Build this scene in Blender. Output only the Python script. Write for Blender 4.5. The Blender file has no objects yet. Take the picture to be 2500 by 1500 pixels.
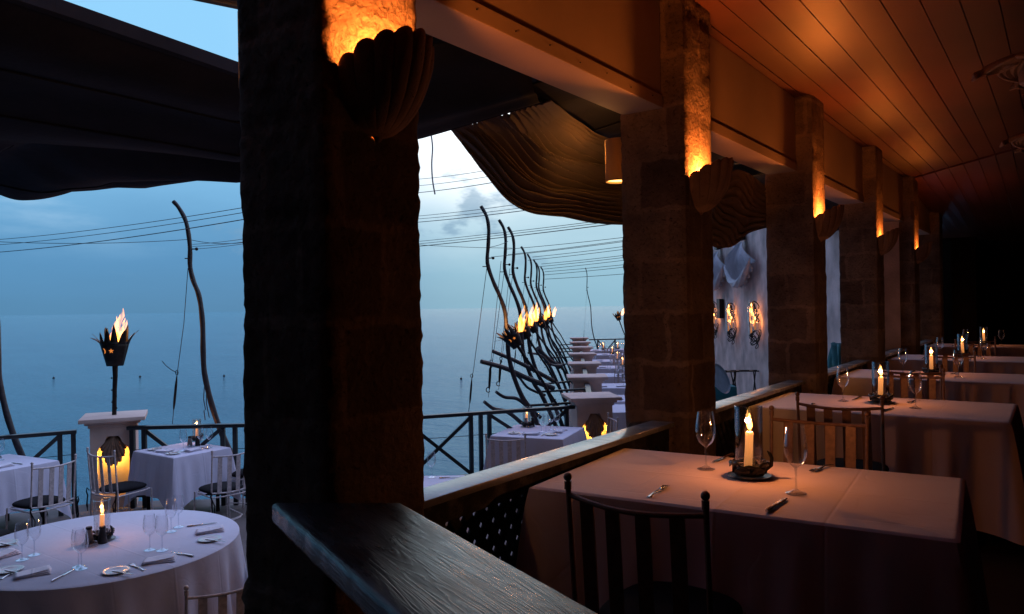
import bpy, bmesh, math, random
from mathutils import Vector, Matrix, noise
R = math.radians
PI = math.pi
rnd = random.Random(7)
sc = bpy.context.scene
C = sc.collection

# ------------------------------------------------------------------ camera
TH, ROLL, FPX, EYE = R(36.02), 0.016, 1861.0, 1.46
FW = Vector((-math.sin(TH), math.cos(TH), 0)); RT = Vector((math.cos(TH), math.sin(TH), 0)); UP = Vector((0, 0, 1))
cam_d = bpy.data.cameras.new('camera'); cam = bpy.data.objects.new('camera', cam_d); C.objects.link(cam)
cam_d.sensor_width = 36.0; cam_d.lens = FPX / 2500 * 36.0; cam_d.clip_start = 0.05; cam_d.clip_end = 30000
rc = RT * math.cos(ROLL) - UP * math.sin(ROLL); uc = RT * math.sin(ROLL) + UP * math.cos(ROLL)
mw = Matrix((rc, uc, -FW)).transposed().to_4x4(); mw.translation = Vector((0, 0, EYE))
cam.matrix_world = mw
sc.camera = cam

# ------------------------------------------------------------------ view
sc.view_settings.view_transform = 'Standard'
sc.view_settings.look = 'None'
sc.view_settings.exposure = 0.0
sc.view_settings.gamma = 1.0
sc.cycles.use_denoising = True
sc.cycles.max_bounces = 8
sc.cycles.transparent_max_bounces = 24
sc.cycles.diffuse_bounces = 3
sc.cycles.glossy_bounces = 3
sc.cycles.sample_clamp_indirect = 3.0
sc.cycles.caustics_reflective = False
sc.cycles.caustics_refractive = False

# ------------------------------------------------------------------ world
W = bpy.data.worlds.new('World'); sc.world = W; W.use_nodes = True
nt = W.node_tree; nt.nodes.clear()
class NB:
    def __init__(s, tree): s.t = tree
    def n(s, typ, **kw):
        nd = s.t.nodes.new(typ)
        for k, v in kw.items():
            if k == 'inp':
                for i, val in v.items():
                    if isinstance(val, bpy.types.NodeSocket): s.t.links.new(val, nd.inputs[i])
                    else: nd.inputs[i].default_value = val
            else: setattr(nd, k, v)
        return nd
    def math(s, op, a, b=0.0, c=None, clamp=False):
        d = {0: a, 1: b}
        if c is not None: d[2] = c
        return s.n('ShaderNodeMath', operation=op, use_clamp=clamp, inp=d).outputs[0]
    def mix(s, f, a, b, bt='MIX'):
        nd = s.n('ShaderNodeMix', data_type='RGBA', blend_type=bt, inp={0: f, 6: a, 7: b}); return nd.outputs[2]
    def ramp(s, f, pts, interp='LINEAR'):
        nd = s.n('ShaderNodeValToRGB', inp={0: f}); cr = nd.color_ramp; cr.interpolation = interp
        while len(cr.elements) < len(pts): cr.elements.new(0.5)
        for e, (p, c) in zip(cr.elements, pts):
            e.position = p; e.color = (c, c, c, 1) if not hasattr(c, '__len__') else (*c, 1)
        return nd.outputs[0]
    def mr(s, v, a, b, c=0.0, d=1.0, smooth=True):
        nd = s.n('ShaderNodeMapRange', inp={0: v, 1: a, 2: b, 3: c, 4: d})
        if smooth: nd.interpolation_type = 'SMOOTHSTEP'
        return nd.outputs[0]
b = NB(nt)
tc = b.n('ShaderNodeTexCoord').outputs['Generated']
def dot(v): return b.n('ShaderNodeVectorMath', operation='DOT_PRODUCT', inp={0: tc, 1: v}).outputs['Value']
el = b.n('ShaderNodeSeparateXYZ', inp={0: tc}).outputs[2]
# band of cloud raises and lowers the gradient a little
mp = b.n('ShaderNodeMapping', inp={0: tc, 3: (2.2, 2.2, 9.0)}).outputs[0]
n1 = b.n('ShaderNodeTexNoise', inp={'Vector': mp, 'Scale': 1.6, 'Detail': 6.0, 'Roughness': 0.55}).outputs[0]
mp2 = b.n('ShaderNodeMapping', inp={0: tc, 1: (3.1, 1.7, 0.3), 3: (1.0, 1.0, 2.2)}).outputs[0]
n2 = b.n('ShaderNodeTexNoise', inp={'Vector': mp2, 'Scale': 7.0, 'Detail': 5.0, 'Roughness': 0.6}).outputs[0]
elw = b.math('ADD', el, b.math('MULTIPLY', b.math('SUBTRACT', n1, 0.5), 0.07))
left = b.ramp(elw, [(0.0, (.075, .200, .345)), (0.07, (.085, .240, .430)), (0.15, (.16, .38, .61)), (0.24, (.24, .52, .78)), (0.36, (.24, .53, .80)), (0.45, (.46, .72, 1.25)), (0.6, (.80, .95, 1.65)), (1.0, (.50, .58, 1.1))])
right = b.ramp(elw, [(0.0, (.21, .385, .49)), (0.05, (.25, .44, .55)), (0.11, (.44, .61, .70)), (0.18, (1.0, 1.05, 1.08)), (0.24, (1.15, 1.18, 1.2)), (0.40, (.6, .78, .95)), (0.45, (.6, .8, 1.2)), (0.6, (.80, .95, 1.6)), (1.0, (.50, .58, 1.1))])
az = b.mr(dot(tuple(RT)), -0.34, -0.02)
grad = b.mix(az, left, right)
# cool cloud patches low over the sea
cl = b.math('MULTIPLY', b.mr(n2, 0.56, 0.66), b.mr(el, 0.03, 0.09))
cl = b.math('MULTIPLY', cl, b.mr(el, 0.26, 0.16))
grad = b.mix(b.math('MULTIPLY', cl, 0.7), grad, (.17, .30, .43, 1))
wl = b.math('MULTIPLY', b.mr(n1, 0.52, 0.68), b.mr(el, 0.05, 0.2))
grad = b.mix(b.math('MULTIPLY', wl, 0.45), grad, (.62, .78, .90, 1))
grad = b.mix(b.mr(dot((0,-1,0)), -0.10, 0.35), grad, (.012, .016, .028, 1))
lp = b.n('ShaderNodeBackground', inp={0: grad, 1: 1.25})
# real dusk sky adds a faint share on top of the gradient
sky = b.n('ShaderNodeTexSky', sky_type='NISHITA', sun_disc=False, sun_elevation=R(1.0), sun_rotation=R(-41))
bg2 = b.n('ShaderNodeBackground', inp={0: sky.outputs[0], 1: 0.0008})
add = b.n('ShaderNodeAddShader', inp={0: lp.outputs[0], 1: bg2.outputs[0]})
b.n('ShaderNodeOutputWorld', inp={0: add.outputs[0]})

# ------------------------------------------------------------------ placing helpers (metres; floor of the gallery is z = 0)
def ray(u, v):
    du, dv = (u - 1250) / FPX, (750 - v) / FPX
    return du * math.cos(ROLL) + dv * math.sin(ROLL), dv * math.cos(ROLL) - du * math.sin(ROLL)
def Pd(u, v, d):
    l, up = ray(u, v); p = FW * d + RT * (l * d); p.z = EYE + up * d; return p
def Pz(u, v, z):
    l, up = ray(u, v); return Pd(u, v, (z - EYE) / up)
def Py(u, v, y):
    l, up = ray(u, v); return Pd(u, v, y / (FW.y + RT.y * l))
def LD(l, d, z=0.0):
    p = FW * d + RT * l; p.z = z; return p

# ------------------------------------------------------------------ materials
MATS = {}
def mat(name): 
    m = bpy.data.materials.new(name); m.use_nodes = True; MATS[name] = m
    t = m.node_tree; bs = t.nodes['Principled BSDF']
    return m, NB(t), bs
def coords(nb, kind='Object'): return nb.n('ShaderNodeTexCoord').outputs[kind]
def pos(nb): return nb.n('ShaderNodeNewGeometry').outputs['Position']
def setp(bs, **kw):
    names = dict(base='Base Color', rough='Roughness', metal='Metallic', spec='Specular IOR Level', coat='Coat Weight', crough='Coat Roughness', sss='Subsurface Weight', sheen='Sheen Weight', ior='IOR', trans='Transmission Weight')
    for k, v in kw.items():
        s = bs.inputs[names[k]]
        if isinstance(v, bpy.types.NodeSocket): bs.id_data.links.new(v, s)
        else: s.default_value = (*v, 1) if hasattr(v, '__len__') and len(v) == 3 else v
def bump(nb, bs, h, strength=0.5, dist=0.01):
    bm_ = nb.n('ShaderNodeBump', inp={'Height': h, 'Strength': strength, 'Distance': dist})
    nb.t.links.new(bm_.outputs[0], bs.inputs['Normal'])
def simple(name, base, rough=0.6, metal=0.0, var=0.15, vs=8.0, bmp=0.0, bs_=60.0, bd=0.003, **kw):
    m, nb, bs = mat(name); p = pos(nb)
    n = nb.n('ShaderNodeTexNoise', inp={'Vector': p, 'Scale': vs, 'Detail': 5.0}).outputs[0]
    lo = tuple(c * (1 - var) for c in base); hi = tuple(min(1, c * (1 + var)) for c in base)
    setp(bs, base=nb.ramp(n, [(0.3, lo), (0.7, hi)]), rough=rough, metal=metal, **kw)
    if bmp:
        n2_ = nb.n('ShaderNodeTexNoise', inp={'Vector': p, 'Scale': bs_, 'Detail': 4.0}).outputs[0]
        bump(nb, bs, n2_, bmp, bd)
    return m
# coral stone of the columns
def stone(name, c1, c2, c3, pit=0.7):
    m, nb, bs = mat(name); p = pos(nb)
    a = nb.n('ShaderNodeTexNoise', inp={'Vector': p, 'Scale': 3.5, 'Detail': 8.0, 'Roughness': 0.65}).outputs[0]
    f = nb.n('ShaderNodeTexNoise', inp={'Vector': p, 'Scale': 44.0, 'Detail': 6.0, 'Roughness': 0.75, 'Distortion': 0.6}).outputs[0]
    col = nb.ramp(a, [(0.3, c1), (0.5, c2), (0.7, c3)])
    # block joints
    mpp = nb.n('ShaderNodeMapping', inp={0: p, 3: (1.0, 1.0, 1.0)}).outputs[0]
    sx = nb.n('ShaderNodeSeparateXYZ', inp={0: mpp})
    cmb = nb.n('ShaderNodeCombineXYZ', inp={0: nb.math('ADD', sx.outputs[0], sx.outputs[1]), 1: sx.outputs[2], 2: 0.0}).outputs[0]
    wv = nb.n('ShaderNodeVectorMath', operation='ADD', inp={0: cmb, 1: nb.n('ShaderNodeVectorMath', operation='SCALE', inp={0: nb.n('ShaderNodeTexNoise', inp={'Vector': p, 'Scale': 9.0}).outputs[1], 'Scale': 0.06}).outputs[0]}).outputs[0]
    br = nb.n('ShaderNodeTexBrick', inp={'Vector': wv, 'Color1': (1, 1, 1, 1), 'Color2': (.58, .54, .52, 1), 'Mortar': (1.05, 1.0, .96, 1), 'Scale': 1.0, 'Mortar Size': 0.020, 'Mortar Smooth': 0.6, 'Brick Width': 0.34, 'Row Height': 0.29})
    col = nb.mix(1.0, col, br.outputs[0], 'MULTIPLY')
    pits = nb.ramp(f, [(0.33, 0.42), (0.43, 1.0)])
    col = nb.mix(1.0, col, pits, 'MULTIPLY')
    setp(bs, base=col, rough=0.95, spec=0.15)
    h = nb.math('ADD', nb.math('MULTIPLY', f, 1.0), nb.math('MULTIPLY', pits, 0.5))
    vo = nb.n('ShaderNodeTexVoronoi', inp={'Vector': p, 'Scale': 42.0}).outputs[0]
    h = nb.math('ADD', h, nb.math('MULTIPLY', vo, 0.4))
    bump(nb, bs, h, pit, 0.02)
    return m
M_STONE = stone('coral_stone', (.12, .095, .08), (.225, .18, .15), (.33, .265, .215), 0.8)
M_BEAM = simple('beam_paint', (.34, .27, .22), 0.7, var=0.08, vs=2.5, bmp=0.15, bs_=40)
M_SHELL = stone('shell_plaster', (.26, .17, .12), (.36, .25, .18), (.44, .31, .22), 0.25)
M_PIER = simple('pier_stucco', (.66, .52, .44), 0.85, var=0.10, vs=5, bmp=0.35, bs_=90, bd=0.004)
M_WALL = simple('wall_stucco', (.56, .48, .47), 0.9, var=0.35, vs=2.2, bmp=0.9, bs_=30, bd=0.01)
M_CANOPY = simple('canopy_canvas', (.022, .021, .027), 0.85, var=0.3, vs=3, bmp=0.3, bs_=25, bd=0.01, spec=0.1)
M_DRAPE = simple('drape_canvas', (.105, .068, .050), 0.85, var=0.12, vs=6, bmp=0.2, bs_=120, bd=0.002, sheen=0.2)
M_SWAG = simple('swag_fabric', (.46, .52, .60), 0.8, var=0.15, vs=4)
M_IRON = simple('dark_iron', (.018, .017, .018), 0.5, 0.6, var=0.4, vs=30, bmp=0.3, bs_=80)
M_POLE = simple('pole_bark', (.022, .022, .028), 0.55, var=0.5, vs=22, bmp=0.5, bs_=45, bd=0.004)
M_RAILG = simple('rail_green_paint', (.010, .016, .018), 0.4, var=0.3, vs=12, bmp=0.15)
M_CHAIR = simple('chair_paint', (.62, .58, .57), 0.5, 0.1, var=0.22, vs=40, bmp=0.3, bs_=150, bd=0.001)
M_CHAIRD = simple('chair_paint_dim', (.25, .145, .105), 0.5, 0.15, var=0.25, vs=40, bmp=0.3, bs_=150, bd=0.001)  # same chair paint, darkened to carry the dimness of the gallery
M_CUSH = simple('black_cushion', (.008, .008, .010), 0.85, var=0.3, spec=0.1)
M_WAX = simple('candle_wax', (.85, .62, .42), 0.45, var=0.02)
_b = M_WAX.node_tree.nodes['Principled BSDF']; _nb = NB(M_WAX.node_tree)   # flame light through the wax, put in as emission, stronger upward
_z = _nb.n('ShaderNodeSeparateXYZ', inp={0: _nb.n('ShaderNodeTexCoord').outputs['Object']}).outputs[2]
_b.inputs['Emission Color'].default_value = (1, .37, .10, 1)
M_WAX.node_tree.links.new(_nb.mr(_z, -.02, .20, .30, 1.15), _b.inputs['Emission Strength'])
M_STEEL = simple('cutlery_steel', (.55, .53, .52), 0.22, 1.0, var=0.05)
M_CHINA = simple('china', (.62, .60, .60), 0.15, var=0.03)
M_GRIND = simple('shaker_body', (.22, .19, .17), 0.35, var=0.1)
M_GRINDD = simple('shaker_dark', (.006, .0055, .006), 0.4, var=0.1)
M_LAMP = simple('lamp_plaster', (.50, .38, .26), 0.8, var=0.06)
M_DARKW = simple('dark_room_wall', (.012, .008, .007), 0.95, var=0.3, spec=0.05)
M_WIRE = simple('wire', (.02, .022, .028), 0.6, var=0.1)
M_TEAL = simple('teal_cloth', (.02, .20, .24), 0.7, var=0.2)
M_TRAY = simple('tray_blue', (.22, .34, .42), 0.35, var=0.15)
M_FLOORI = simple('floor_tile_dark', (.03, .018, .013), 0.5, var=0.3, vs=4)

def cloth_mat(name, base):
    m, nb, bs = mat(name); p = pos(nb)
    n = nb.n('ShaderNodeTexNoise', inp={'Vector': p, 'Scale': 3.2, 'Detail': 4.0, 'Roughness': 0.5}).outputs[0]
    w = nb.n('ShaderNodeTexNoise', inp={'Vector': p, 'Scale': 420.0, 'Detail': 2.0}).outputs[0]
    cr = nb.n('ShaderNodeTexVoronoi', feature='DISTANCE_TO_EDGE', inp={'Vector': nb.n('ShaderNodeVectorMath', operation='ADD', inp={0: p, 1: nb.n('ShaderNodeTexNoise', inp={'Vector': p, 'Scale': 2.0}).outputs[1]}).outputs[0], 'Scale': 1.6}).outputs[0]
    crs = nb.ramp(cr, [(0.0, 0.0), (0.025, 1.0)])
    setp(bs, base=nb.ramp(n, [(0.3, tuple(c * .95 for c in base)), (0.7, base)]), rough=0.85, sheen=0.15, spec=0.2)
    h = nb.math('ADD', nb.math('MULTIPLY', n, 1.2), nb.math('MULTIPLY', w, 0.05)); h = nb.math('ADD', h, nb.math('MULTIPLY', crs, 0.06))
    so = nb.n('ShaderNodeSeparateXYZ', inp={0: coords(nb)})
    for ax_ in (0, 1):
        ab = nb.math('ABSOLUTE', so.outputs[ax_]); h = nb.math('ADD', h, nb.math('MULTIPLY', nb.mr(ab, 0.0, 0.012, 1.0, 0.0), 0.16))
        ab2 = nb.math('ABSOLUTE', nb.math('SUBTRACT', ab, 0.36)); h = nb.math('SUBTRACT', h, nb.math('MULTIPLY', nb.mr(ab2, 0.0, 0.010, 1.0, 0.0), 0.10))
    bump(nb, bs, h, 0.5, 0.02)
    return m
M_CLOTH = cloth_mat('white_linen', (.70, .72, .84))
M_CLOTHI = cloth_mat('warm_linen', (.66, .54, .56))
M_NAPK = cloth_mat('napkin_linen', (.78, .79, .88))

def wood(name, dark, light, rough, axis_rot, scale=(1.2, 16, 16), coat=0.0, bstr=0.35):
    m, nb, bs = mat(name); p = coords(nb, 'Object')
    r = nb.n('ShaderNodeMapping', inp={0: p, 2: (0, 0, axis_rot), 3: scale}).outputs[0]
    n0 = nb.n('ShaderNodeTexNoise', inp={'Vector': r, 'Scale': 1.3, 'Detail': 3.0, 'Distortion': 1.6}).outputs[0]
    ring = nb.math('FRACT', nb.math('MULTIPLY', n0, 9.0))
    ring = nb.math('ABSOLUTE', nb.math('SUBTRACT', ring, 0.5))
    fib = nb.n('ShaderNodeTexNoise', inp={'Vector': nb.n('ShaderNodeMapping', inp={0: r, 3: (1.5, 9, 9)}).outputs[0], 'Scale': 2.0, 'Detail': 6.0, 'Roughness': 0.7}).outputs[0]
    g = nb.math('ADD', nb.math('MULTIPLY', ring, 0.9), nb.math('MULTIPLY', fib, 0.8))
    wear = nb.n('ShaderNodeTexNoise', inp={'Vector': nb.n('ShaderNodeMapping', inp={0: p, 2: (0, 0, axis_rot), 3: (1.0, 3.0, 3.0)}).outputs[0], 'Scale': 3.0, 'Detail': 4.0}).outputs[0]
    col = nb.ramp(g, [(0.35, dark), (0.95, light)])
    setp(bs, base=col, rough=nb.ramp(g, [(0.2, rough * 1.5), (0.9, rough * 0.8)]), coat=coat, crough=0.35)
    rr = nb.mr(wear, 0.35, 0.65, rough * 0.75, rough * 1.6)
    nb.t.links.new(nb.math('MULTIPLY', rr, nb.mr(g, .2, 1.0, 1.35, 0.85)), bs.inputs['Roughness'])
    bump(nb, bs, g, bstr, 0.006)
    return m
BRD_ANG = R(-22.5)
M_BOARD = wood('worn_dark_board', (.006, .006, .008), (.035, .038, .045), 0.22, -BRD_ANG, (1.0, 13, 13), coat=0.25, bstr=0.3)
M_BOARD.node_tree.nodes['Principled BSDF'].inputs['IOR'].default_value = 1.6
M_RAILW = wood('sky_sheen_rail_wood', (.19, .215, .23), (.25, .28, .30), 0.17, R(-90), (0.5, 14, 14), coat=0.5, bstr=0.06)  # pale bluish base stands in for the sky reflected on glossy wood
M_LATT = wood('lattice_wood', (.006, .005, .005), (.014, .011, .010), 0.7, 0, bstr=0.2)
M_CEIL = simple('ceiling_plank_paint', (.080, .026, .017), 0.42, var=0.28, vs=1.2, bmp=0.12, bs_=18, bd=0.003)
M_FAN = wood('fan_blade_wood', (.36, .24, .17), (.55, .38, .28), 0.5, 0, bstr=0.3)

# terrace floor
m, nb, bs = mat('terrace_screed'); p = pos(nb); M_TERR = m
a_ = nb.n('ShaderNodeTexNoise', inp={'Vector': p, 'Scale': 1.3, 'Detail': 8.0, 'Roughness': 0.65}).outputs[0]
g_ = nb.n('ShaderNodeTexNoise', inp={'Vector': p, 'Scale': 40.0, 'Detail': 4.0}).outputs[0]
setp(bs, base=nb.ramp(a_, [(0.3, (.10, .085, .08)), (0.7, (.20, .165, .15))]), rough=0.75)
bump(nb, bs, nb.math('ADD', a_, nb.math('MULTIPLY', g_, 0.2)), 0.3, 0.02)
# sea
m, nb, bs = mat('sea_water'); p = pos(nb); M_SEA = m
wp = nb.n('ShaderNodeMapping', inp={0: p, 2: (0, 0, TH), 3: (0.55, 1.6, 1.0)}).outputs[0]
w1 = nb.n('ShaderNodeTexNoise', inp={'Vector': wp, 'Scale': 0.7, 'Detail': 8.0, 'Roughness': 0.66}).outputs[0]
w2 = nb.n('ShaderNodeTexNoise', inp={'Vector': wp, 'Scale': 0.09, 'Detail': 3.0}).outputs[0]
setp(bs, base=nb.ramp(w2, [(0.35, (.014, .150, .235)), (0.7, (.030, .195, .275))]), rough=0.10, ior=1.33, spec=0.30)
bump(nb, bs, nb.math('ADD', w1, nb.math('MULTIPLY', w2, 1.5)), 0.8, 0.42)

M_SHADE = bpy.data.materials.new('plaster_shade'); M_SHADE.use_nodes = True; M_SHADE.node_tree.nodes.clear(); _nb = NB(M_SHADE.node_tree)
_d = _nb.n('ShaderNodeBsdfDiffuse', inp={0: (.5, .36, .22, 1)}); _t = _nb.n('ShaderNodeBsdfTranslucent', inp={0: (.5, .34, .18, 1)})
_nb.n('ShaderNodeOutputMaterial', inp={0: _nb.n('ShaderNodeMixShader', inp={0: .12, 1: _d.outputs[0], 2: _t.outputs[0]}).outputs[0]})
# thin glass
def glass_mat(name, lo, hi, tint=(1, 1, 1)):
    m = bpy.data.materials.new(name); m.use_nodes = True; t = m.node_tree; t.nodes.clear(); nb = NB(t)
    lw = nb.n('ShaderNodeLayerWeight', inp={0: 0.5}).outputs['Facing']
    f = nb.math('ADD', lo, nb.math('MULTIPLY', nb.math('POWER', lw, 2.0), hi), None, True)
    tr = nb.n('ShaderNodeBsdfTransparent', inp={0: (*tint, 1)}); gl = nb.n('ShaderNodeBsdfGlossy', inp={0: (.95, .97, 1, 1), 1: 0.03})
    mx = nb.n('ShaderNodeMixShader', inp={0: f, 1: tr.outputs[0], 2: gl.outputs[0]})
    nb.n('ShaderNodeOutputMaterial', inp={0: mx.outputs[0]}); return m
M_GLASS = glass_mat('wine_glass', 0.06, 0.95, (.97, .97, .98))
M_GLASSB = glass_mat('thick_glass', 0.07, 0.55, (.88, .9, .93))
M_CHIM = glass_mat('chimney_glass', 0.08, 0.95, (.97, .95, .93))

def flame_mat(name, core, edge, s_core, s_edge):
    m = bpy.data.materials.new(name); m.use_nodes = True; t = m.node_tree; t.nodes.clear(); nb = NB(t)
    lw = nb.n('ShaderNodeLayerWeight', inp={0: 0.35}).outputs['Facing']
    col = nb.ramp(lw, [(0.25, core), (0.72, edge)])
    st = nb.mr(lw, 0.3, 0.95, s_core, s_edge)
    if 'fire' in name:
        fn_ = nb.n('ShaderNodeTexNoise', inp={'Vector': nb.n('ShaderNodeMapping', inp={0: nb.n('ShaderNodeNewGeometry').outputs['Position'], 3: (16, 16, 5)}).outputs[0], 'Scale': 1.0, 'Detail': 3.0}).outputs[0]
        st = nb.math('MULTIPLY', st, nb.mr(fn_, .32, .66, .05, 2.1))
    em = nb.n('ShaderNodeEmission', inp={0: col, 1: st}); tr = nb.n('ShaderNodeBsdfTransparent')
    ad = nb.n('ShaderNodeAddShader', inp={0: em.outputs[0], 1: tr.outputs[0]})
    nb.n('ShaderNodeOutputMaterial', inp={0: ad.outputs[0]}); m.cycles.emission_sampling = 'NONE'; return m
M_FLAME = flame_mat('candle_flame', (1, .50, .13), (1, .22, .02), 3.6, 0.7)
M_FIRE = flame_mat('torch_fire', (1, .36, .055), (1, .15, .008), .62, 0.20)
def emit(name, col, s):
    m = bpy.data.materials.new(name); m.use_nodes = True; t = m.node_tree; t.nodes.clear(); nb = NB(t)
    em = nb.n('ShaderNodeEmission', inp={0: (*col, 1), 1: s}); nb.n('ShaderNodeOutputMaterial', inp={0: em.outputs[0]})
    m.cycles.emission_sampling = 'NONE'; return m
M_GLOW = emit('lamp_glow', (1, .50, .12), 6.0)
M_FIREGLOW = emit('fire_glow', (1, .30, .06), 0.75)
M_BULB = emit('lamp_bulb', (1, .6, .25), 12.0)

# ------------------------------------------------------------------ mesh builder
class MB:
    def __init__(s): s.v = []; s.f = []
    def add(s, vs, fs):
        o = len(s.v); s.v += [tuple(p) for p in vs]; s.f += [tuple(i + o for i in f) for f in fs]; return s
    def box(s, c, size, rz=0.0, bev=0.0, M=None):
        hx, hy, hz = size[0] / 2, size[1] / 2, size[2] / 2
        if bev > 0:
            bm = bmesh.new(); bmesh.ops.create_cube(bm, size=1.0)
            for v in bm.verts: v.co = Vector((v.co.x * size[0], v.co.y * size[1], v.co.z * size[2]))
            bmesh.ops.bevel(bm, geom=list(bm.edges), offset=bev, segments=2, affect='EDGES', profile=0.6)
            bm.verts.index_update(); vs = [v.co.copy() for v in bm.verts]; fs = [[v.index for v in f.verts] for f in bm.faces]; bm.free()
        else:
            vs = [Vector((x, y, z)) for x in (-hx, hx) for y in (-hy, hy) for z in (-hz, hz)]
            fs = [(0, 1, 3, 2), (4, 6, 7, 5), (0, 4, 5, 1), (2, 3, 7, 6), (0, 2, 6, 4), (1, 5, 7, 3)]
        mtx = Matrix.Translation(Vector(c)) @ (M if M is not None else Matrix.Rotation(rz, 4, 'Z'))
        return s.add([mtx @ v for v in vs], fs)
    def bx(s, x0, x1, y0, y1, z0, z1, bev=0.0):
        return s.box(((x0 + x1) / 2, (y0 + y1) / 2, (z0 + z1) / 2), (abs(x1 - x0), abs(y1 - y0), abs(z1 - z0)), bev=bev)
    def bar(s, a, b_, w, h, bev=0.0):
        a, b_ = Vector(a), Vector(b_); d = b_ - a; L = d.length; d.normalize()
        up = Vector((0, 0, 1)) if abs(d.z) < 0.95 else Vector((0, 1, 0))
        side = d.cross(up).normalized(); up2 = side.cross(d).normalized()
        M = Matrix((d, side, up2)).transposed().to_4x4()
        return s.box((a + b_) / 2, (L, w, h), M=M, bev=bev)
    def tube(s, pts, r, n=8, cap=True):
        pts = [Vector(p) for p in pts]; k = len(pts)
        rs = r if hasattr(r, '__len__') else [r] * k
        vs, fs = [], []; prev = None
        for i, p in enumerate(pts):
            t = (pts[min(i + 1, k - 1)] - pts[max(i - 1, 0)]);
            t = t.normalized() if t.length > 1e-9 else Vector((0, 0, 1))
            if prev is None:
                ref = Vector((0, 0, 1)) if abs(t.z) < 0.9 else Vector((1, 0, 0)); a = t.cross(ref).normalized()
            else:
                a = (prev - t * prev.dot(t)); a = a.normalized() if a.length > 1e-6 else t.orthogonal().normalized()
            prev = a; c = t.cross(a)
            for j in range(n):
                an = 2 * PI * j / n; vs.append(p + (a * math.cos(an) + c * math.sin(an)) * rs[i])
        for i in range(k - 1):
            for j in range(n):
                fs.append((i * n + j, i * n + (j + 1) % n, (i + 1) * n + (j + 1) % n, (i + 1) * n + j))
        if cap: fs.append(tuple(range(n - 1, -1, -1))); fs.append(tuple((k - 1) * n + j for j in range(n)))
        return s.add(vs, fs)
    def lathe(s, prof, c=(0, 0, 0), n=20, sx=1.0, sy=1.0):
        vs, fs = [], []
        for (r, z) in prof:
            for j in range(n):
                an = 2 * PI * j / n; vs.append(Vector((c[0] + r * sx * math.cos(an), c[1] + r * sy * math.sin(an), c[2] + z)))
        for i in range(len(prof) - 1):
            for j in range(n):
                fs.append((i * n + j, i * n + (j + 1) % n, (i + 1) * n + (j + 1) % n, (i + 1) * n + j))
        return s.add(vs, fs)
    def ball(s, c, r, n=10, sz=1.0):
        return s.lathe([(max(1e-5, r * math.sin(PI * i / 8)), -r * sz * math.cos(PI * i / 8)) for i in range(9)], c, n)
    def grid(s, fn, nu, nv, wrap=False):
        vs = [fn(i / nu, j / nv) for i in range(nu + 1) for j in range(nv + 1)]
        fs = [(i * (nv + 1) + j, (i + 1) * (nv + 1) + j, (i + 1) * (nv + 1) + j + 1, i * (nv + 1) + j + 1) for i in range(nu) for j in range(nv)]
        return s.add(vs, fs)
    def xf(s, M, i0=0):
        s.v = s.v[:i0] + [tuple(M @ Vector(p)) for p in s.v[i0:]]; return s
    def build(s, name, material, parent=None, smooth=True, loc=None, rz=0.0, solid=0.0):
        me = bpy.data.meshes.new(name); me.from_pydata(s.v, [], s.f); me.update(); me.validate()
        bm = bmesh.new(); bm.from_mesh(me); bmesh.ops.recalc_face_normals(bm, faces=bm.faces); bm.to_mesh(me); bm.free()
        if smooth:
            me.shade_smooth() if hasattr(me, 'shade_smooth') else None
            if hasattr(me, 'set_sharp_from_angle'): me.set_sharp_from_angle(angle=R(42))
        me.materials.append(material)
        o = bpy.data.objects.new(name, me); C.objects.link(o)
        if loc is not None: o.location = loc
        o.rotation_euler[2] = rz
        if parent is not None: o.parent = parent
        if solid: md = o.modifiers.new('thickness', 'SOLIDIFY'); md.thickness = solid; md.offset = 0
        return o

def tag(o, label=None, cat=None, group=None, kind=None):
    if label: o['label'] = label
    if cat: o['category'] = cat
    if group: o['group'] = group
    if kind: o['kind'] = kind
    return o
def thing(name, label, cat, loc=(0, 0, 0), rz=0.0, group=None):
    o = bpy.data.objects.new(name, None); C.objects.link(o); o.empty_display_size = 0.1
    o.location = loc; o.rotation_euler[2] = rz
    return tag(o, label, cat, group)
KIDS = {}
def kids(o): return [c for c in bpy.data.objects if c.parent is o]
def dup(root, loc, rz=0.0, label=None, group=None, scale=None, skip=()):
    def cp(o, par):
        c = o.copy(); C.objects.link(c)
        if par is not None: c.parent = par
        for ch in kids(o):
            if ch.name.split('.')[0] not in skip: cp(ch, c)
        return c
    r = cp(root, None); r.location = loc; r.rotation_euler[2] = rz
    if label: r['label'] = label
    if group: r['group'] = group
    if scale: r.scale = (scale,) * 3 if not hasattr(scale, '__len__') else scale
    return r
def light(kind, name, loc, power, col, radius=0.02, parent=None, **kw):
    d = bpy.data.lights.new(name, kind); d.energy = power; d.color = col
    if kind in ('POINT', 'SPOT'): d.shadow_soft_size = radius
    for k, v in kw.items(): setattr(d, k, v)
    o = bpy.data.objects.new(name, d); C.objects.link(o); o.location = loc
    if parent is not None: o.parent = parent
    return o
WARM = (1.0, .225, .032); CANDLE = (1.0, .33, .10); FIRE = (1.0, .38, .10); AMBER = (1.0, .52, .07)

# ================================================================== SETTING
ZT = -0.92      # terrace level
ZS = -4.0       # sea level
CY = [1.44, 4.00, 6.66, 9.30, 11.92, 14.55]; CW = .41; CX = -1.70
CZ = 3.20; BZ = 2.57
ROWT = 0.0796
def row(l0, d): return l0 + ROWT * (d - 10.6)
# sea
s = MB(); N = 60
def seaf(u, v):
    r = 3 * (9000 / 3) ** u; a = R(-25) + v * R(205); return Vector((r * math.cos(a + R(20)), r * math.sin(a + R(20)), ZS))
s.grid(seaf, 60, 72); tag(s.build('sea', M_SEA), kind='structure')
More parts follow.
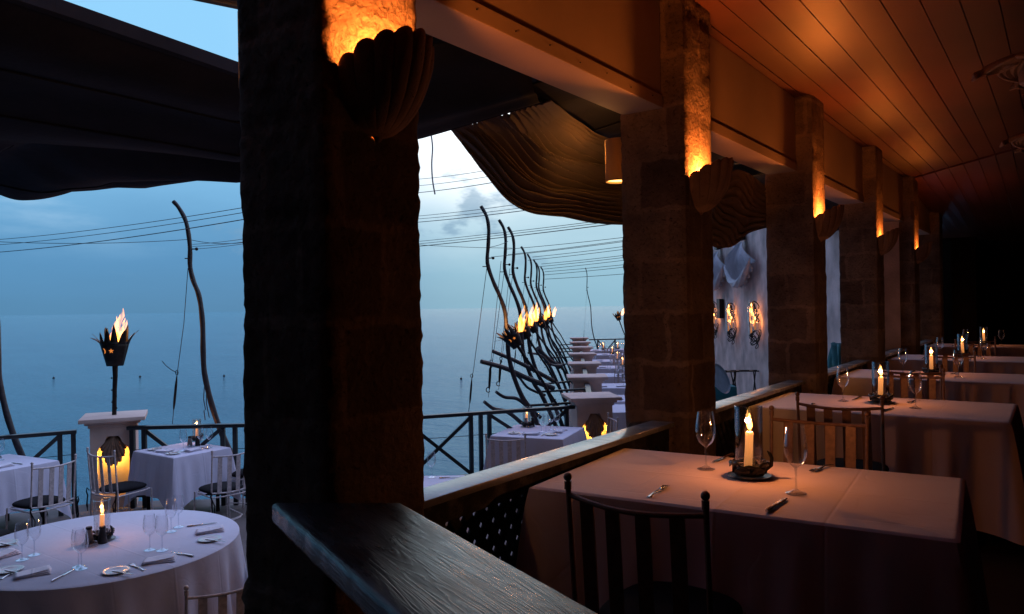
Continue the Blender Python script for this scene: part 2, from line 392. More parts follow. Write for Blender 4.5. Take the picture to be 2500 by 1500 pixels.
# terrace floor slab with its sea wall
edge = [LD(-13, 5.2), LD(-5.2, 9.62), LD(-3.2, 9.72), LD(-1.1, 10.35), LD(.60, 11.0)] + [LD(row(.72, d), d) for d in (16, 22, 28, 31.6)] + [LD(7.0, 31.6), LD(row(5.35, 20), 20), LD(row(5.3, 12), 12)] + [Vector((-1.2, 11, 0)), Vector((-1.9, 9, 0)), Vector((-1.9, -4, 0)), Vector((-14, -6, 0))]
n = len(edge); s = MB()
s.add([Vector((p.x, p.y, ZT)) for p in edge] + [Vector((p.x, p.y, ZS - 1)) for p in edge], [tuple(range(n))] + [(i, (i + 1) % n, (i + 1) % n + n, i + n) for i in range(n)])
tag(s.build('terrace_floor', M_TERR, smooth=False), kind='structure')
# gallery floor slab
s = MB(); s.bx(-2.14, 3.6, -2.5, 17.4, ZT - .3, 0); tag(s.build('floor', M_FLOORI, smooth=False), kind='structure')
# ceiling of long planks; beyond the hip it folds down
s = MB(); x = -2.14; hipA = Vector((-1.62, 11.9)); hipB = Vector((-.39, 10.45)); hs = (hipB.y - hipA.y) / (hipB.x - hipA.x)
def hipy(x): return min(16.5, hipA.y + hs * (x - hipA.x))
s2 = MB(); i = 0
while x < 3.58:
    w = .178; y1 = hipy(x + .1); dz = rnd.uniform(-.0015, .0015)
    ya, yb = hipy(x), hipy(x + w)
    def prism(m, a, b_, y0a, y0b, y1a, y1b, z0a, z1a, t=.03):
        m.add([(a, y0a, z0a), (b_, y0b, z0a), (b_, y1b, z1a), (a, y1a, z1a), (a, y0a, z0a + t), (b_, y0b, z0a + t), (b_, y1b, z1a + t), (a, y1a, z1a + t)],
              [(0, 1, 2, 3), (4, 7, 6, 5), (0, 4, 5, 1), (1, 5, 6, 2), (2, 6, 7, 3), (3, 7, 4, 0)])
    prism(s, x, x + w, -2.5, -2.5, ya, yb, CZ + dz, CZ + dz)
    prism(s2, x, x + w, ya + .012, yb + .012, 17.2, 17.2, CZ - .02 + dz, CZ - .02 - .10 * (17.2 - (ya + yb) / 2))
    x += .185; i += 1
s.bx(-2.14, 3.6, -2.5, 17.4, CZ + .04, CZ + .10)
tag(s.build('ceiling', M_CEIL, smooth=False), kind='structure')
tag(s2.build('ceiling', M_CEIL, smooth=False), kind='structure')
# dark walls of the unlit room, with unseen ones blocking the sky
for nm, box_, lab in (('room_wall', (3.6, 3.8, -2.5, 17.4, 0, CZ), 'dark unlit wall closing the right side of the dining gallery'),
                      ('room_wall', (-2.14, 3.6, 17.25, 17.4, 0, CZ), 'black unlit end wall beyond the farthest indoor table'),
                      ('room_wall', (-11.5, 3.8, -2.7, -2.5, ZT - .2, CZ + .3), 'unseen dark wall behind the viewpoint, lengthened to block sky light')):  # out of view; stretched seaward to shut out the sky behind
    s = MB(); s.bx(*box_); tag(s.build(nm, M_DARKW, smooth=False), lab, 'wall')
s = MB(); s.bx(-2.05, -1.85, -2.48, .42, -.9, CZ); tag(s.build('room_wall', M_DARKW, smooth=False), 'added unseen dark wall left of the viewpoint, blocking sky light', 'wall')  # added out of view to keep sky light off the tables and column
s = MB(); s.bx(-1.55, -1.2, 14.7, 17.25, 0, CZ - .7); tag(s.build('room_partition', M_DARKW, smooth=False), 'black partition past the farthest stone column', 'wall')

# stone columns ----------------------------------------------------
ordn = ['nearest', 'second', 'third', 'fourth', 'fifth', 'farthest']
def column(i, y0):
    z0, z1 = (ZT if i == 0 else -.9), CZ + .02
    cx, cy = CX - CW / 2, y0 + CW / 2
    res = .022 if i == 0 else (.03 if i == 1 else .045); amp = 1.0
    nh = int((z1 - z0) / res); nc = int(CW / res)
    s = MB(); vs = []; per = []
    for side in range(4):
        for k in range(nc):
            t = k / nc - .5
            per.append([(t, -.5), (.5, t), (-t, .5), (-.5, -t)][side])
    m = len(per)
    for h in range(nh + 1):
        z = z0 + (z1 - z0) * h / nh
        course = math.floor(z / .29 + .3 * i); cz_ = (z / .29 + .3 * i) - course
        off = (noise.noise(Vector((course * 3.7, i * 5.1, 0)))) * .006 * (1 if i == 0 else .4)
        joint = -.0035 * math.exp(-(min(cz_, 1 - cz_) / .035) ** 2)
        if i == 0 and z < .62: off += .012
        for (a, b_) in per:
            px, py = a * CW, b_ * CW
            nx = (1 if a >= .499 else -1 if a <= -.499 else 0); ny = (1 if b_ >= .499 else -1 if b_ <= -.499 else 0)
            nrm = Vector((nx, ny, 0)); 
            if nrm.length > 0: nrm.normalize()
            P = Vector((px + cx, py + cy, z))
            dsp = noise.noise(P * 6) * .002 + noise.noise(P * 30) * .004 + noise.noise(P * 75) * .0045
            corner = min(1.0, (abs(abs(a) - .5) + abs(abs(b_) - .5)) / .06)
            dsp -= (1 - corner) * (.008 + .010 * abs(noise.noise(P * 14)))
            d_ = nrm * (dsp * amp + off * (1 if nx <= 0 else .3) + joint)
            vs.append(Vector((px, py, z)) + d_)
    fs = [(h * m + j, h * m + (j + 1) % m, (h + 1) * m + (j + 1) % m, (h + 1) * m + j) for h in range(nh) for j in range(m)]
    s.add(vs, fs)
    o = s.build('stone_column', M_STONE, loc=(cx, cy, 0))
    lab = ['nearest rough coral stone column rising in the foreground beside the worn board',
           'second coral stone column, with glowing shell lamp, behind the nearest indoor table',
           'third stone column, to the right of the white wall with candelabra',
           'fourth stone column of the row, slimmer in view, above third indoor table',
           'fifth stone column with pale square patch, far down the gallery',
           'farthest stone column of the row, next to the black room'][i]
    tag(o, lab, 'column', 'square coral stone columns along the gallery')
for i, y in enumerate(CY): column(i, y)

# beams between columns
for i in range(5):
    y0 = CY[i] + CW + .004; y1 = CY[i + 1] - .004
    t = thing('ceiling_beam', ['cream box beam with trim line, between nearest and second stone columns',
        'box beam between second and third stone columns, above the white wall', 'box beam between the third and fourth stone columns',
        'dim box beam between the fourth and fifth stone columns', 'farthest box beam, next to last stone column'][i], 'beam', (-1.955, (y0 + y1) / 2, BZ), 0, 'box beams between the stone columns')
    L = y1 - y0
    s = MB(); s.bx(-.125, .115, -L / 2, L / 2, .075, CZ - BZ - .002, .006); s.build('beam_box', M_BEAM, t, smooth=False)
    s = MB(); s.bx(-.125, .127, -L / 2, L / 2, 0, .072, .004); s.build('trim_board', M_BEAM, t, smooth=False)
    if i == 0:
        s = MB()
        for k in range(8):
            s.ball((.129, -L / 2 + .2 + k * L / 8.3, .03 + .012 * (k % 2)), .0035, 6)
        s.build('nail_head', M_IRON, t)
# beam before the nearest column (towards the viewer) and eave outside
s = MB(); s.bx(-2.08, -1.83, -2.5, CY[0] - .004, BZ + .25, CZ - .002, .005)
tag(s.build('ceiling_beam', M_BEAM, smooth=False), 'short beam end running from the nearest stone column overhead', 'beam', 'box beams between the stone columns')
s = MB(); A_ = Pz(450, 0, 3.16) + Vector((0, 0, .10)); B_ = Pz(588, 28, 3.16) + Vector((0, 0, .10))
dd = (B_ - A_).normalized(); s.bar(A_ - dd * 1.5, B_ + dd * 1.0, .05, .17, .004); s.bar(A_ - dd * 1.5 + Vector((.05, -.03, .02)), B_ + dd * 1.0 + Vector((.05, -.03, .05)), .05, .22)
tag(s.build('roof_fascia', M_LAMP, smooth=False), 'grey painted roof fascia board at top edge, left of nearest column', 'roof edge')

# shell sconces on inner faces -------------------------------------
def shell_mesh(s, Wd=.15, Rr=.30, out=.135, ribs=8):
    A_ = R(80)
    def f(u, v):
        ph = (u - .5) * 2 * A_; r = .0 + 1.0 * v; q_ = abs(ph) / A_
        lobe = abs(math.sin(u * ribs * PI)) ** .55
        rr = Rr * r * (1 + .16 * (lobe - .5) * v ** 3) * (1 - .10 * q_ ** 2)
        o_ = out * (1 - q_ ** 4) * math.sin(min(1, r + .06) * PI * .60) ** .6
        o_ += .022 * (lobe - .4) * min(1, r * 1.6) * (1 - q_ ** 4)
        if v > .9: o_ -= .02 * ((v - .9) / .1) ** 2
        if q_ > .985 or v == 0: o_ = -.02
        return Vector((o_, rr * math.sin(ph) / math.sin(A_) * Wd / (Rr * .9) , rr * math.cos(ph) - .07 * (1 - v) * (1 - q_ * .3)))
    s.grid(f, 112, 28)
    return s
def bowl_mesh(s, ribs=9):
    def f(u, v):
        al = (u - .5) * PI * 1.04; lobe = abs(math.sin(u * ribs * PI)) ** .55; c_ = max(0, math.cos(al))
        rho = math.sin(v * PI / 2) ** .85 * (1 + .10 * (lobe - .5) * v)
        H_ = .195 + .115 * c_ ** .8
        z = H_ * (1 - math.cos(v * PI / 2)) ** .85 + .030 * (lobe - .5) * v ** 4
        wv = 1 + .02 * noise.noise(Vector((al * 3, v * 4, 2)))
        return Vector((.195 * math.cos(al) * rho * wv, .158 * math.sin(al) * rho * wv, z - .02 * (v == 0)))
    s.grid(f, 126, 28); s.xf(Matrix.Translation((0, 0, .045)) @ Matrix.Diagonal((.9, .9, .88, 1)))
    return s
sconce = thing('shell_sconce', 'dark scallop shell wall lamp silhouetted against orange glow on nearest column', 'wall lamp', (CX + .002, CY[0] + .21, 1.945), 0, 'scallop shell lamps on the stone columns')
s = MB(); bowl_mesh(s); s.build('shell', M_SHELL, sconce, solid=.016)
s = MB(); s.ball((.07, 0, .10), .014, 8); s.build('bulb', M_BULB, sconce)
light('POINT', 'sconce_light', (.048, 0, .225), 56.0, WARM, .025, sconce)
labs = ['', 'scallop shell wall lamp with bright yellow glow on the second stone column', 'scallop shell wall lamp glowing on the third stone column',
        'scallop shell wall lamp with dim orange glow on the fourth stone column', 'smallest lit scallop shell lamp, on the fifth stone column']
for i in range(1, 5):
    d_ = dup(sconce, (CX + .002, CY[i] + .20, 1.95), 0, labs[i])
    for k in kids(d_):
        if k.type == 'LIGHT': k.data = k.data.copy(); k.data.energy = [0, 60, 50, 18, 14][i]

# drum lamps on the outer faces ------------------------------------
drum = thing('drum_lamp', 'plaster half drum lamp behind the nearest column, lighting the canopy', 'wall lamp', (CX - CW - .01, CY[0] + .2, 2.23), 0, 'plaster drum lamps on the outer side of the columns')
s = MB(); s.lathe([(.078, 0), (.078, .26), (.074, .26), (.074, 0), (.078, 0)], (-.13, 0, 0), 24); s.build('lamp_shade', M_SHADE, drum)
light('POINT', 'drum_bulb', (-.13, 0, .08), 3.0, (1, .42, .11), .02, drum)
s = MB(); s.bx(-.06, .0, -.03, .03, .09, .15); s.build('bracket', M_LAMP, drum)
s = MB(); s.lathe([(.0005, .012), (.072, .012)], (-.13, 0, 0), 24); s.build('glowing_opening', M_GLOW, drum)
light('SPOT', 'drum_light', (-.13, 0, .0), 4.0, (1, .40, .09), .05, drum, spot_size=R(135), spot_blend=.7)
light('POINT', 'drum_uplight', (-.25, 0, .20), 4.5, (1, .40, .09), .03, drum)
for i in (1, 2):
    d_ = dup(drum, (CX - CW - .01, CY[i] + .24, 2.23), 0, ['', 'plaster drum lamp glowing at its foot beside the large gathered drape, at second column', 'smaller-looking plaster drum lamp above the white wall, at third column'][i])
    for k in kids(d_):
        if k.name.startswith('drum_light'): k.data = k.data.copy(); k.data.energy = 30
        if k.name.startswith('drum_uplight'): k.data = k.data.copy(); k.data.energy = 3

# wooden rails -----------------------------------------------------
def lattice(s, x, y0, y1, z0, z1):
    sp, w = .080, .042
    for layer, sg in ((0, 1), (1, -1)):
        xx = x + (.008 if layer else -.008)
        k = -int((z1 - z0) / sp) - 2
        H_ = z1 - z0
        while y0 + k * sp * 1.0 < y1 + H_:
            ya = y0 + k * sp; a = (ya, z0) if sg > 0 else (ya, z1); b_ = (ya + H_ * .72, z1) if sg > 0 else (ya + H_ * .72, z0)
            (ay, az_), (by, bz_) = a, b_; k += 1
            # clip to y0..y1
            if by <= y0 or ay >= y1: continue
            if ay < y0: t_ = (y0 - ay) / (by - ay); az_ = az_ + (bz_ - az_) * t_; ay = y0
            if by > y1: t_ = (y1 - ay) / (by - ay); bz_ = az_ + (bz_ - az_) * t_; by = y1
            if by - ay < .02: continue
            s.bar((xx, ay, az_), (xx, by, bz_), w, .010) if False else s.add(*flat_bar(xx, ay, az_, by, bz_, w, .010))
def flat_bar(x, ay, az_, by, bz_, w, t):
    a = Vector((x, ay, az_)); b_ = Vector((x, by, bz_)); d = (b_ - a).normalized(); nn = Vector((0, -d.z, d.y)) * w / 2; tt = Vector((t / 2, 0, 0))
    vs = [a - nn - tt, a + nn - tt, b_ + nn - tt, b_ - nn - tt, a - nn + tt, a + nn + tt, b_ + nn + tt, b_ - nn + tt]
    return vs, [(0, 1, 2, 3), (4, 7, 6, 5), (0, 4, 5, 1), (1, 5, 6, 2), (2, 6, 7, 3), (3, 7, 4, 0)]
RAILZ = .80
for i in range(5):
    y0 = CY[i] + CW + .004; y1 = CY[i + 1] - .004; ym = (y0 + y1) / 2; L = y1 - y0
    t = thing('wooden_railing', ['pale glossy topped wooden railing with lattice beside the nearest indoor table',
        'brown wooden railing between second and third columns, in front of the white wall', 'wooden railing between third and fourth stone columns, third indoor table beside it',
        'dim wooden railing between fourth and fifth columns', 'farthest wooden railing before the last column'][i], 'railing', (-1.856, ym, 0), 0, 'wooden railings between the columns')
    s = MB(); s.bx(-.069, .069, -L / 2, L / 2, RAILZ - .028, RAILZ, .005); s.build('rail_board', M_RAILW, t)
    s = MB(); s.bx(-.03, .034, -L / 2, L / 2, RAILZ - .115, RAILZ - .029, .003); s.bx(-.03, .03, -L / 2, L / 2, 0.0, .07)
    for k in range(2): s.bx(-.03, .03, (-L / 2, L / 2 - .05)[k], (-L / 2 + .05, L / 2)[k], .072, RAILZ - .117)
    s.build('frame', M_LATT, t, smooth=False)
    s = MB(); lattice(s, 0, -L / 2 + .05, L / 2 - .05, .07, RAILZ - .116); s.build('lattice', M_LATT, t, smooth=False)

# foreground worn board
BZ2 = .925
la = Pz(664, 1228, BZ2); lb = Pz(970, 1500, BZ2); ra = Pz(985, 1228, BZ2); rb = Pz(1476, 1500, BZ2)
dirL = ((lb - la).normalized() + (rb - ra).normalized()).normalized()
wid = abs((ra - la).cross(dirL).z); sideV = Vector((-dirL.y, dirL.x, 0)); 
ang = math.atan2(dirL.y, dirL.x)
t = thing('worn_handrail', 'wide worn dark timber handrail board running from the nearest column to the bottom edge', 'handrail', (la.x, la.y, 0), ang)
Lb = 2.6; thk = .062; s = MB()
endL = (ra - la).dot(dirL)
def bd(u, v):   # cross-section loop v, length u
    prof = []
    return None
def board_pt(xl, k, zt):
    return Vector((xl, k, zt))
nu, secs = 130, 22
prof = []
rad = .014
for (cy_, cz_, a0) in ((rad, -rad, 180), (wid - rad, -rad, 90), (wid - rad, -thk + rad, 0), (rad, -thk + rad, -90)):
    for q in range(5):
        a = R(a0 - 90 * q / 4); prof.append((cy_ + rad * math.cos(a), cz_ + rad * math.sin(a)))
# insert points across the top
top = [(rad + (wid - 2 * rad) * q / 10, 0.0) for q in range(1, 10)]
prof = prof[:5] + top + prof[5:]
m = len(prof); vs = []
for i in range(nu + 1):
    u = i / nu
    for (py, pz) in prof:
        x_ = u * Lb + endL * (py / wid) * max(0, 1 - u * 3)
        ed = max(0, 1 - min(py, wid - py) / .02)
        P = Vector((x_, py, pz)); nz = noise.noise(Vector((x_ * 6, py * 20, 1))) * .0012 + ed * (noise.noise(Vector((x_ * 14, py * 9, 5))) * .0035 + noise.noise(Vector((x_ * 45, py * 9, 8))) * .0018)
        vs.append(Vector((x_, py + (nz if py < wid / 2 else -nz) * ed, BZ2 + pz - abs(nz) * .7)))
fs = [(i * m + j, i * m + (j + 1) % m, (i + 1) * m + (j + 1) % m, (i + 1) * m + j) for i in range(nu) for j in range(m)] + [tuple(range(m)), tuple(nu * m + j for j in range(m - 1, -1, -1))]
s.add(vs, fs)
bo = s.build('board', M_BOARD, t)
s = MB(); s.bx(1.6, 2.55, .05, wid - .05, .0, BZ2 - thk - .002); s.build('support_panel', M_LATT, t, smooth=False)

# canopies ----------------------------------------------------------
hem_px = [(-320, 470), (0, 473), (55, 480), (127, 471), (229, 465), (284, 458), (352, 460), (395, 453), (510, 437), (586, 429)]
hem = [Pz(u, v, 2.50) for (u, v) in hem_px] + [Py(u, v, 3.6) for (u, v) in ((700, 402), (850, 372), (1039, 328), (1180, 286), (1320, 243))]
inner = [Vector((-10.5, -1.5, 2.95)), Vector((-3.20, -1.5, 2.72)), Vector((-3.20, 1.4, 2.71)), Vector((-3.24, 2.28, 2.70)), Vector((-2.7, 2.75, 2.75)), Vector((-2.12, 3.02, 2.80)), Vector((-2.12, 3.5, 2.70))]
def poly_at(pts, u):
    L = [0]
    for a, c in zip(pts, pts[1:]): L.append(L[-1] + (c - a).length)
    d = u * L[-1]
    for i in range(len(pts) - 1):
        if d <= L[i + 1] or i == len(pts) - 2:
            q = (d - L[i]) / max(1e-9, L[i + 1] - L[i]); return pts[i].lerp(pts[i + 1], min(1, q))
near = [Vector((-10.5, -1.5, 2.9)), Vector((-7.5, -1.5, 2.8)), Vector((-5.2, -1.5, 2.76)), Vector((-3.27, -1.5, 2.82)), Vector((-3.27, 1.4, 2.70)), Vector((-3.29, 2.28, 2.655)), Vector((-2.7, 2.75, 2.76)), Vector((-2.12, 3.05, 2.80))]
def near_at(u):
    if u < .55: return poly_at(near[:4], u / .55)
    if u < .75: return poly_at(near[3:6], (u - .55) / .2)
    return poly_at(near[5:], (u - .75) / .25)
def hem_at(u):
    if u < .75: return poly_at(hem[:10], u / .75)
    return poly_at(hem[9:], (u - .75) / .25)
def canf(u, v):
    a, c = near_at(u), hem_at(u); p = a.lerp(c, v)
    w = math.sin(v * PI) ** .7
    nz = noise.noise(Vector((u * 3, v * 2.2, 4)))
    p.z += -.10 * w + w * (.035 * math.sin(v * 15 + 3 * u + 3 * nz) + .06 * nz) * (1 if u < .8 else .5)
    if v > .7 and u < .8: p.z += .055 * math.sin((v - .7) / .3 * 3 * PI + u * 9 + 4 * nz) * (1 - (v > .96)) * 1.5
    return p
s = MB(); s.grid(canf, 90, 60)
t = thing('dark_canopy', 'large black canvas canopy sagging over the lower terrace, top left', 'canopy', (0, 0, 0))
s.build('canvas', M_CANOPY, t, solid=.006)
for vv_ in (.30, .52, .74, .90):
    s = MB(); s.tube([canf(.02 + .74 * k / 60, vv_) + Vector((0, 0, -.006)) for k in range(61)], .007, 5); s.build('seam', M_CANOPY, t)
s = MB(); s.tube([hem_at(.72 + .28 * k / 20) + Vector((0, .012, .0)) for k in range(21)], .018, 8); s.build('hem_pole', M_CANOPY, t)
s = MB(); s.bar(near[3] + Vector((0, 0, -.005)), near[4] + Vector((0, 0.0, -.005)), .05, .06); s.bar(near[4] + Vector((0, 0, -.005)), near[5] + Vector((0, 0.0, -.005)), .05, .06); s.build('edge_beam', M_CANOPY, t, smooth=False)

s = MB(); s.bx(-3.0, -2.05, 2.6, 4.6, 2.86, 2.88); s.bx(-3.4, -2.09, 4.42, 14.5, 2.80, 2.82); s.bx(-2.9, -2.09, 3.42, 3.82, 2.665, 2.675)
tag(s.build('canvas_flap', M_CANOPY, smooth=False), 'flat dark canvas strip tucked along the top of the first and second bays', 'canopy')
# big gathered drape (second bay)
def curve_px(pts, n_, t_):
    k = t_ * (len(pts) - 1); i = min(int(k), len(pts) - 2); q = k - i; a, c = pts[i], pts[i + 1]; return a.lerp(c, q)
def smooth_curve(P, t_):
    k = t_ * (len(P) - 1); i = min(int(k), len(P) - 2); q = k - i
    p0 = P[max(0, i - 1)]; p1 = P[i]; p2 = P[i + 1]; p3 = P[min(len(P) - 1, i + 2)]
    return .5 * ((2 * p1) + (p2 - p0) * q + (2 * p0 - 5 * p1 + 4 * p2 - p3) * q * q + (3 * p1 - p0 - 3 * p2 + p3) * q ** 3)
lowC = [Pd(1097, 313, 4.73), Pd(1128, 352, 4.8), Pd(1180, 420, 4.9), Pd(1240, 490, 5.0), Pd(1300, 521, 5.1), Pd(1380, 531, 5.25), Pd(1450, 545, 5.4), Pd(1521, 549, 5.55), Pd(1600, 548, 5.75), Pd(1700, 500, 6.3)]
uppC = [Pd(1345, 246, 4.3), Pd(1368, 262, 4.5), Pd(1395, 285, 4.75), Pd(1425, 305, 4.95), Pd(1455, 325, 5.1), Pd(1490, 340, 5.3), Pd(1521, 350, 5.5), Pd(1570, 350, 5.7), Pd(1620, 355, 6.0), Pd(1700, 380, 6.3)]
def drape(u, v):
    a = smooth_curve(uppC, u); c = smooth_curve(lowC, u)
    nzw = noise.noise(Vector((u * 3.0, v * 4.0, 2.0)))
    vv = v + .02 * nzw * math.sin(v * PI)
    p = a.lerp(c, vv)
    away = Vector((-.588, .809, 0))
    amp = (.045 + .07 * math.sin(min(1, u * 1.25) * PI)) * math.sin(v * PI) ** .35
    ph = v * 17 * 2 * PI * (1 + .12 * math.sin(u * 3)) + nzw * 5.5 + 3.5 * noise.noise(Vector((u * 5, v * 7, 5))) + 9 * (v - .5) * u * (1 - v)
    f_ = ((1 - abs(math.sin(ph / 2))) * 1.6 - .6) * (.35 + 1.3 * abs(noise.noise(Vector((u * 2.2 + 3, v * 6, 11))) ) * 2) + .5 * math.sin(v * 19 + u * 6)
    amp *= min(1.0, u * 7 + .08)
    p = p + away * amp * f_ + Vector((0, 0, -.03 * f_ * math.sin(v * PI)))
    p += away * .12 * math.sin(v * PI) * math.sin(u * PI)
    return p
s = MB(); s.grid(drape, 80, 280)
tag(s.build('gathered_drape', M_DRAPE, solid=.004), 'large gathered tan canvas drape sweeping to the second column beside the bright drum lamp', 'drape', 'gathered canvas drapes under the gallery beam')
# canvas behind it closing the bay up to the beam
def back(u, v):
    a = Vector((-2.10, 3.1 + u * 3.0, 2.74)); c = smooth_curve(uppC, min(1, u * 1.0)).copy(); c = c + Vector((-.25, .25, .02))
    p = a.lerp(c, v); p.z += .03 * math.sin(u * 19 + v * 4) * math.sin(v * PI); return p
s = MB(); s.grid(back, 40, 14)
tag(s.build('canvas_flap', M_CANOPY, solid=.005), 'dark canvas flap tucked between the beam and the big gathered drape', 'canopy')

# second drape, third bay
topc = [Py(1735, 430, 6.1), Py(1768, 425, 6.2), Py(1800, 415, 6.3), Py(1830, 425, 6.4), Py(1850, 440, 6.5), Py(1890, 470, 6.9)]
botc = [Py(1735, 600, 6.0), Py(1757, 606, 6.1), Py(1785, 603, 6.25), Py(1806, 590, 6.35), Py(1832, 568, 6.45), Py(1890, 552, 6.9)]
def drape2(u, v):
    nz = noise.noise(Vector((u * 3, v * 3, 9)))
    p = smooth_curve(topc, u).lerp(smooth_curve(botc, u), v)
    f_ = (1 - abs(math.sin((v * 9 - u * 5.5 + nz * 1.1) * PI))) * 1.5 - .6
    sw = .045 * math.sin(v * PI) ** .4
    return p + Vector((-.588, .809, 0)) * sw * f_ + Vector((0, 0, -.02 * f_ * math.sin(v * PI)))
s = MB(); s.grid(drape2, 70, 110)
tag(s.build('gathered_drape', M_DRAPE, solid=.004), 'smaller bundled tan drape hanging above the white wall, around the third column lamp', 'drape', 'gathered canvas drapes under the gallery beam')
s = MB(); s.grid(lambda u, v: Vector((-2.1 - .55 * v, 4.5 + 2.1 * u, 2.70 + .0 * v + .03 * math.sin(u * 14) * v - .07 * v)), 30, 8)
s.grid(lambda u, v: Vector((-2.1 - .9 * v, 7.1 + 7.2 * u, 2.68 - .1 * v + .03 * math.sin(u * 40) * v)), 60, 6)
tag(s.build('canvas_flap', M_CANOPY, solid=.005), 'dark canvas strip under the beam behind the smaller drape', 'canopy')

# far terrace wall with swags ---------------------------------------
WA = math.atan(ROWT)       # row heading relative to the view axis
def WL(d, z=0.0, off=0.0): return LD(row(5.13, d) - off, d, z)
def WLd(u):                # distance along wall where photo column u meets it
    l, _ = ray(u, 745); return (5.13 - ROWT * 10.6) / (l - ROWT)
s = MB(); a, c = WL(10.7), WL(32.2); nrm = (c - a).normalized(); sd = Vector((nrm.y, -nrm.x, 0))
pts = [a, c, c + sd * .3, a + sd * .3]
s.add([Vector((p.x, p.y, ZT - .02)) for p in pts] + [Vector((p.x, p.y, 4.2)) for p in pts], [(0, 1, 2, 3), (4, 7, 6, 5), (0, 4, 5, 1), (1, 5, 6, 2), (2, 6, 7, 3), (3, 7, 4, 0)])
tag(s.build('stucco_wall', M_WALL, smooth=False), 'grey-white stucco wall with candelabra and blue swags, seen past the second column', 'wall')
ANGW = TH + R(90) - WA     # not used for offsets: wall runs along heading
wz = math.atan2(nrm.y, nrm.x)
swag = thing('fabric_swag', 'pleated blue-grey swag gathered on the white wall, left of the pair', 'swag', WL(WLd(1762), 2.98, .03), wz, 'pleated fabric swags on the white wall')
def swf(u, v):
    x_ = (u - .5) * 2; w_ = 1.5 * v ** .75
    z_ = -1.12 * v * (1 - .42 * abs(x_) ** 2.2) + .12 * abs(x_) * v
    f_ = .9 - 1.6 * abs(math.sin(x_ * 17 + .6 * math.sin(v * 5))) 
    roll = .16 * math.sin(v * PI * .9)
    return Vector((x_ * w_, (.07 + .055 * f_ * min(1, v * 2)) + roll, z_ + .03 * f_ * v))
s = MB(); s.grid(swf, 260, 30); s.build('swag_cloth', M_SWAG, swag, solid=.006)
s = MB()
def roll_(u, v):
    x_ = (u - .5) * 2; zc = -1.05 * (1 - .42 * abs(x_) ** 2.2) + .12 * abs(x_); r = .085 * (1.1 - abs(x_) ** 3)
    a = v * 2 * PI; k = 1 + .12 * math.sin(a * 5 + u * 22)
    return Vector((x_ * 1.48, .2 + r * k * math.cos(a), zc + r * k * math.sin(a)))
s.grid(roll_, 50, 26); s.build('rolled_hem', M_SWAG, swag)
s = MB(); s.box((0, .06, .10), (.32, .12, .12)); s.box((.05, .07, .24), (.26, .1, .05)); s.build('mounting_box', M_IRON, swag, smooth=False)
dup(swag, WL(WLd(1822), 2.98, .03), wz, 'pleated blue-grey swag on the white wall, right of the pair, beside the third column')
# note: local +y must face the terrace; row heading rotates +y to the left (sea) side
s = MB(); s.box((0, .02, 0), (.22, .02, .32)); tag(s.build('wall_notice', M_CLOTH, loc=WL(WLd(1799), 2.86, .03), rz=wz, smooth=False), 'small pale sheet hung on the white wall between the two swags', 'notice')

# candelabra wall sconces
cand0 = thing('wall_candelabra', 'tangled iron candelabra with lit candles, in the middle of the white wall', 'candelabra', WL(WLd(1795), .95, .02), wz, 'iron candelabra on the white wall')
r2 = random.Random(5); s = MB()
for k in range(16):
    x0, z0 = r2.uniform(-.35, .35), r2.uniform(-.5, .45); pts = []
    a0 = r2.uniform(0, 6.28); rr = r2.uniform(.06, .2)
    for q in range(12): pts.append((x0 + rr * math.cos(a0 + q * .5) * (1 - q * .05), .1 + .05 * math.sin(q * .8 + k), z0 + rr * math.sin(a0 + q * .5) * (1 - q * .04)))
    s.tube(pts, .011, 5)
s.build('iron_scrolls', M_IRON, cand0)
for (x0, z0) in ((-.28, -.12), (-.12, -.05), (.05, .18), (.2, .05), (.12, -.22)):
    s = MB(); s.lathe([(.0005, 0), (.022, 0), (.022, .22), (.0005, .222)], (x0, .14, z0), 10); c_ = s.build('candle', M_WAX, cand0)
    s = MB(); s.lathe([(.0005, 0), (.016, .02), (.013, .05), (.0005, .09)], (x0, .14, z0 + .222), 8); s.build('flame', M_FLAME, c_)
    s = MB(); s.lathe([(.055, -.03), (.055, .38)], (x0, .14, z0), 14); s.build('glass_chimney', M_CHIM, cand0)
light('POINT', 'candelabra_light', (0, .13, .28), 6.0, CANDLE, .05, cand0)
light('POINT', 'candelabra_light', (-.22, .12, .05), 3.0, CANDLE, .05, cand0)
dup(cand0, WL(WLd(1853), .98, .02), wz, 'tangled iron candelabra at right end of the white wall, touching the third column edge')
dup(cand0, WL(WLd(1752), 1.0, .02), wz, 'iron candelabra at left end of the white wall, next to the second column')
s = MB(); s.box((0, .06, 0), (.42, .12, .55)); tag(s.build('wall_speaker', M_IRON, loc=WL(WLd(1765), 1.32, .02), rz=wz, smooth=False), 'small black box on the white wall above the left candles', 'speaker')

# folding tray stands
st = thing('tray_stand', 'black folding tray stand with crossed legs, right of the leaning tray', 'tray stand', LD(ray(1818, 900)[0] * 17.6, 17.6, ZT), wz, 'folding tray stands by the white wall')
s = MB()
for y_ in (-.22, .22):
    s.tube([(-.25, y_, 0), (.10, y_, .82)], .014, 6); s.tube([(.25, y_, 0), (-.10, y_, .82)], .014, 6)
s.build('crossed_legs', M_IRON, st)
s = MB(); s.tube([(-.10, -.3, .82), (-.10, .3, .82)], .016, 6); s.tube([(.10, -.3, .82), (.10, .3, .82)], .016, 6); s.build('top_bar', M_IRON, st)
s = MB(); s.box((0, -.15, .825), (.24, .05, .006)); s.box((0, .15, .825), (.24, .05, .006)); s.build('strap', M_LAMP, st)
dup(st, LD(ray(1765, 900)[0] * 16.6, 16.6, ZT), wz + .3, 'black folding tray stand behind the leaning round tray, by the second column', scale=1.1)
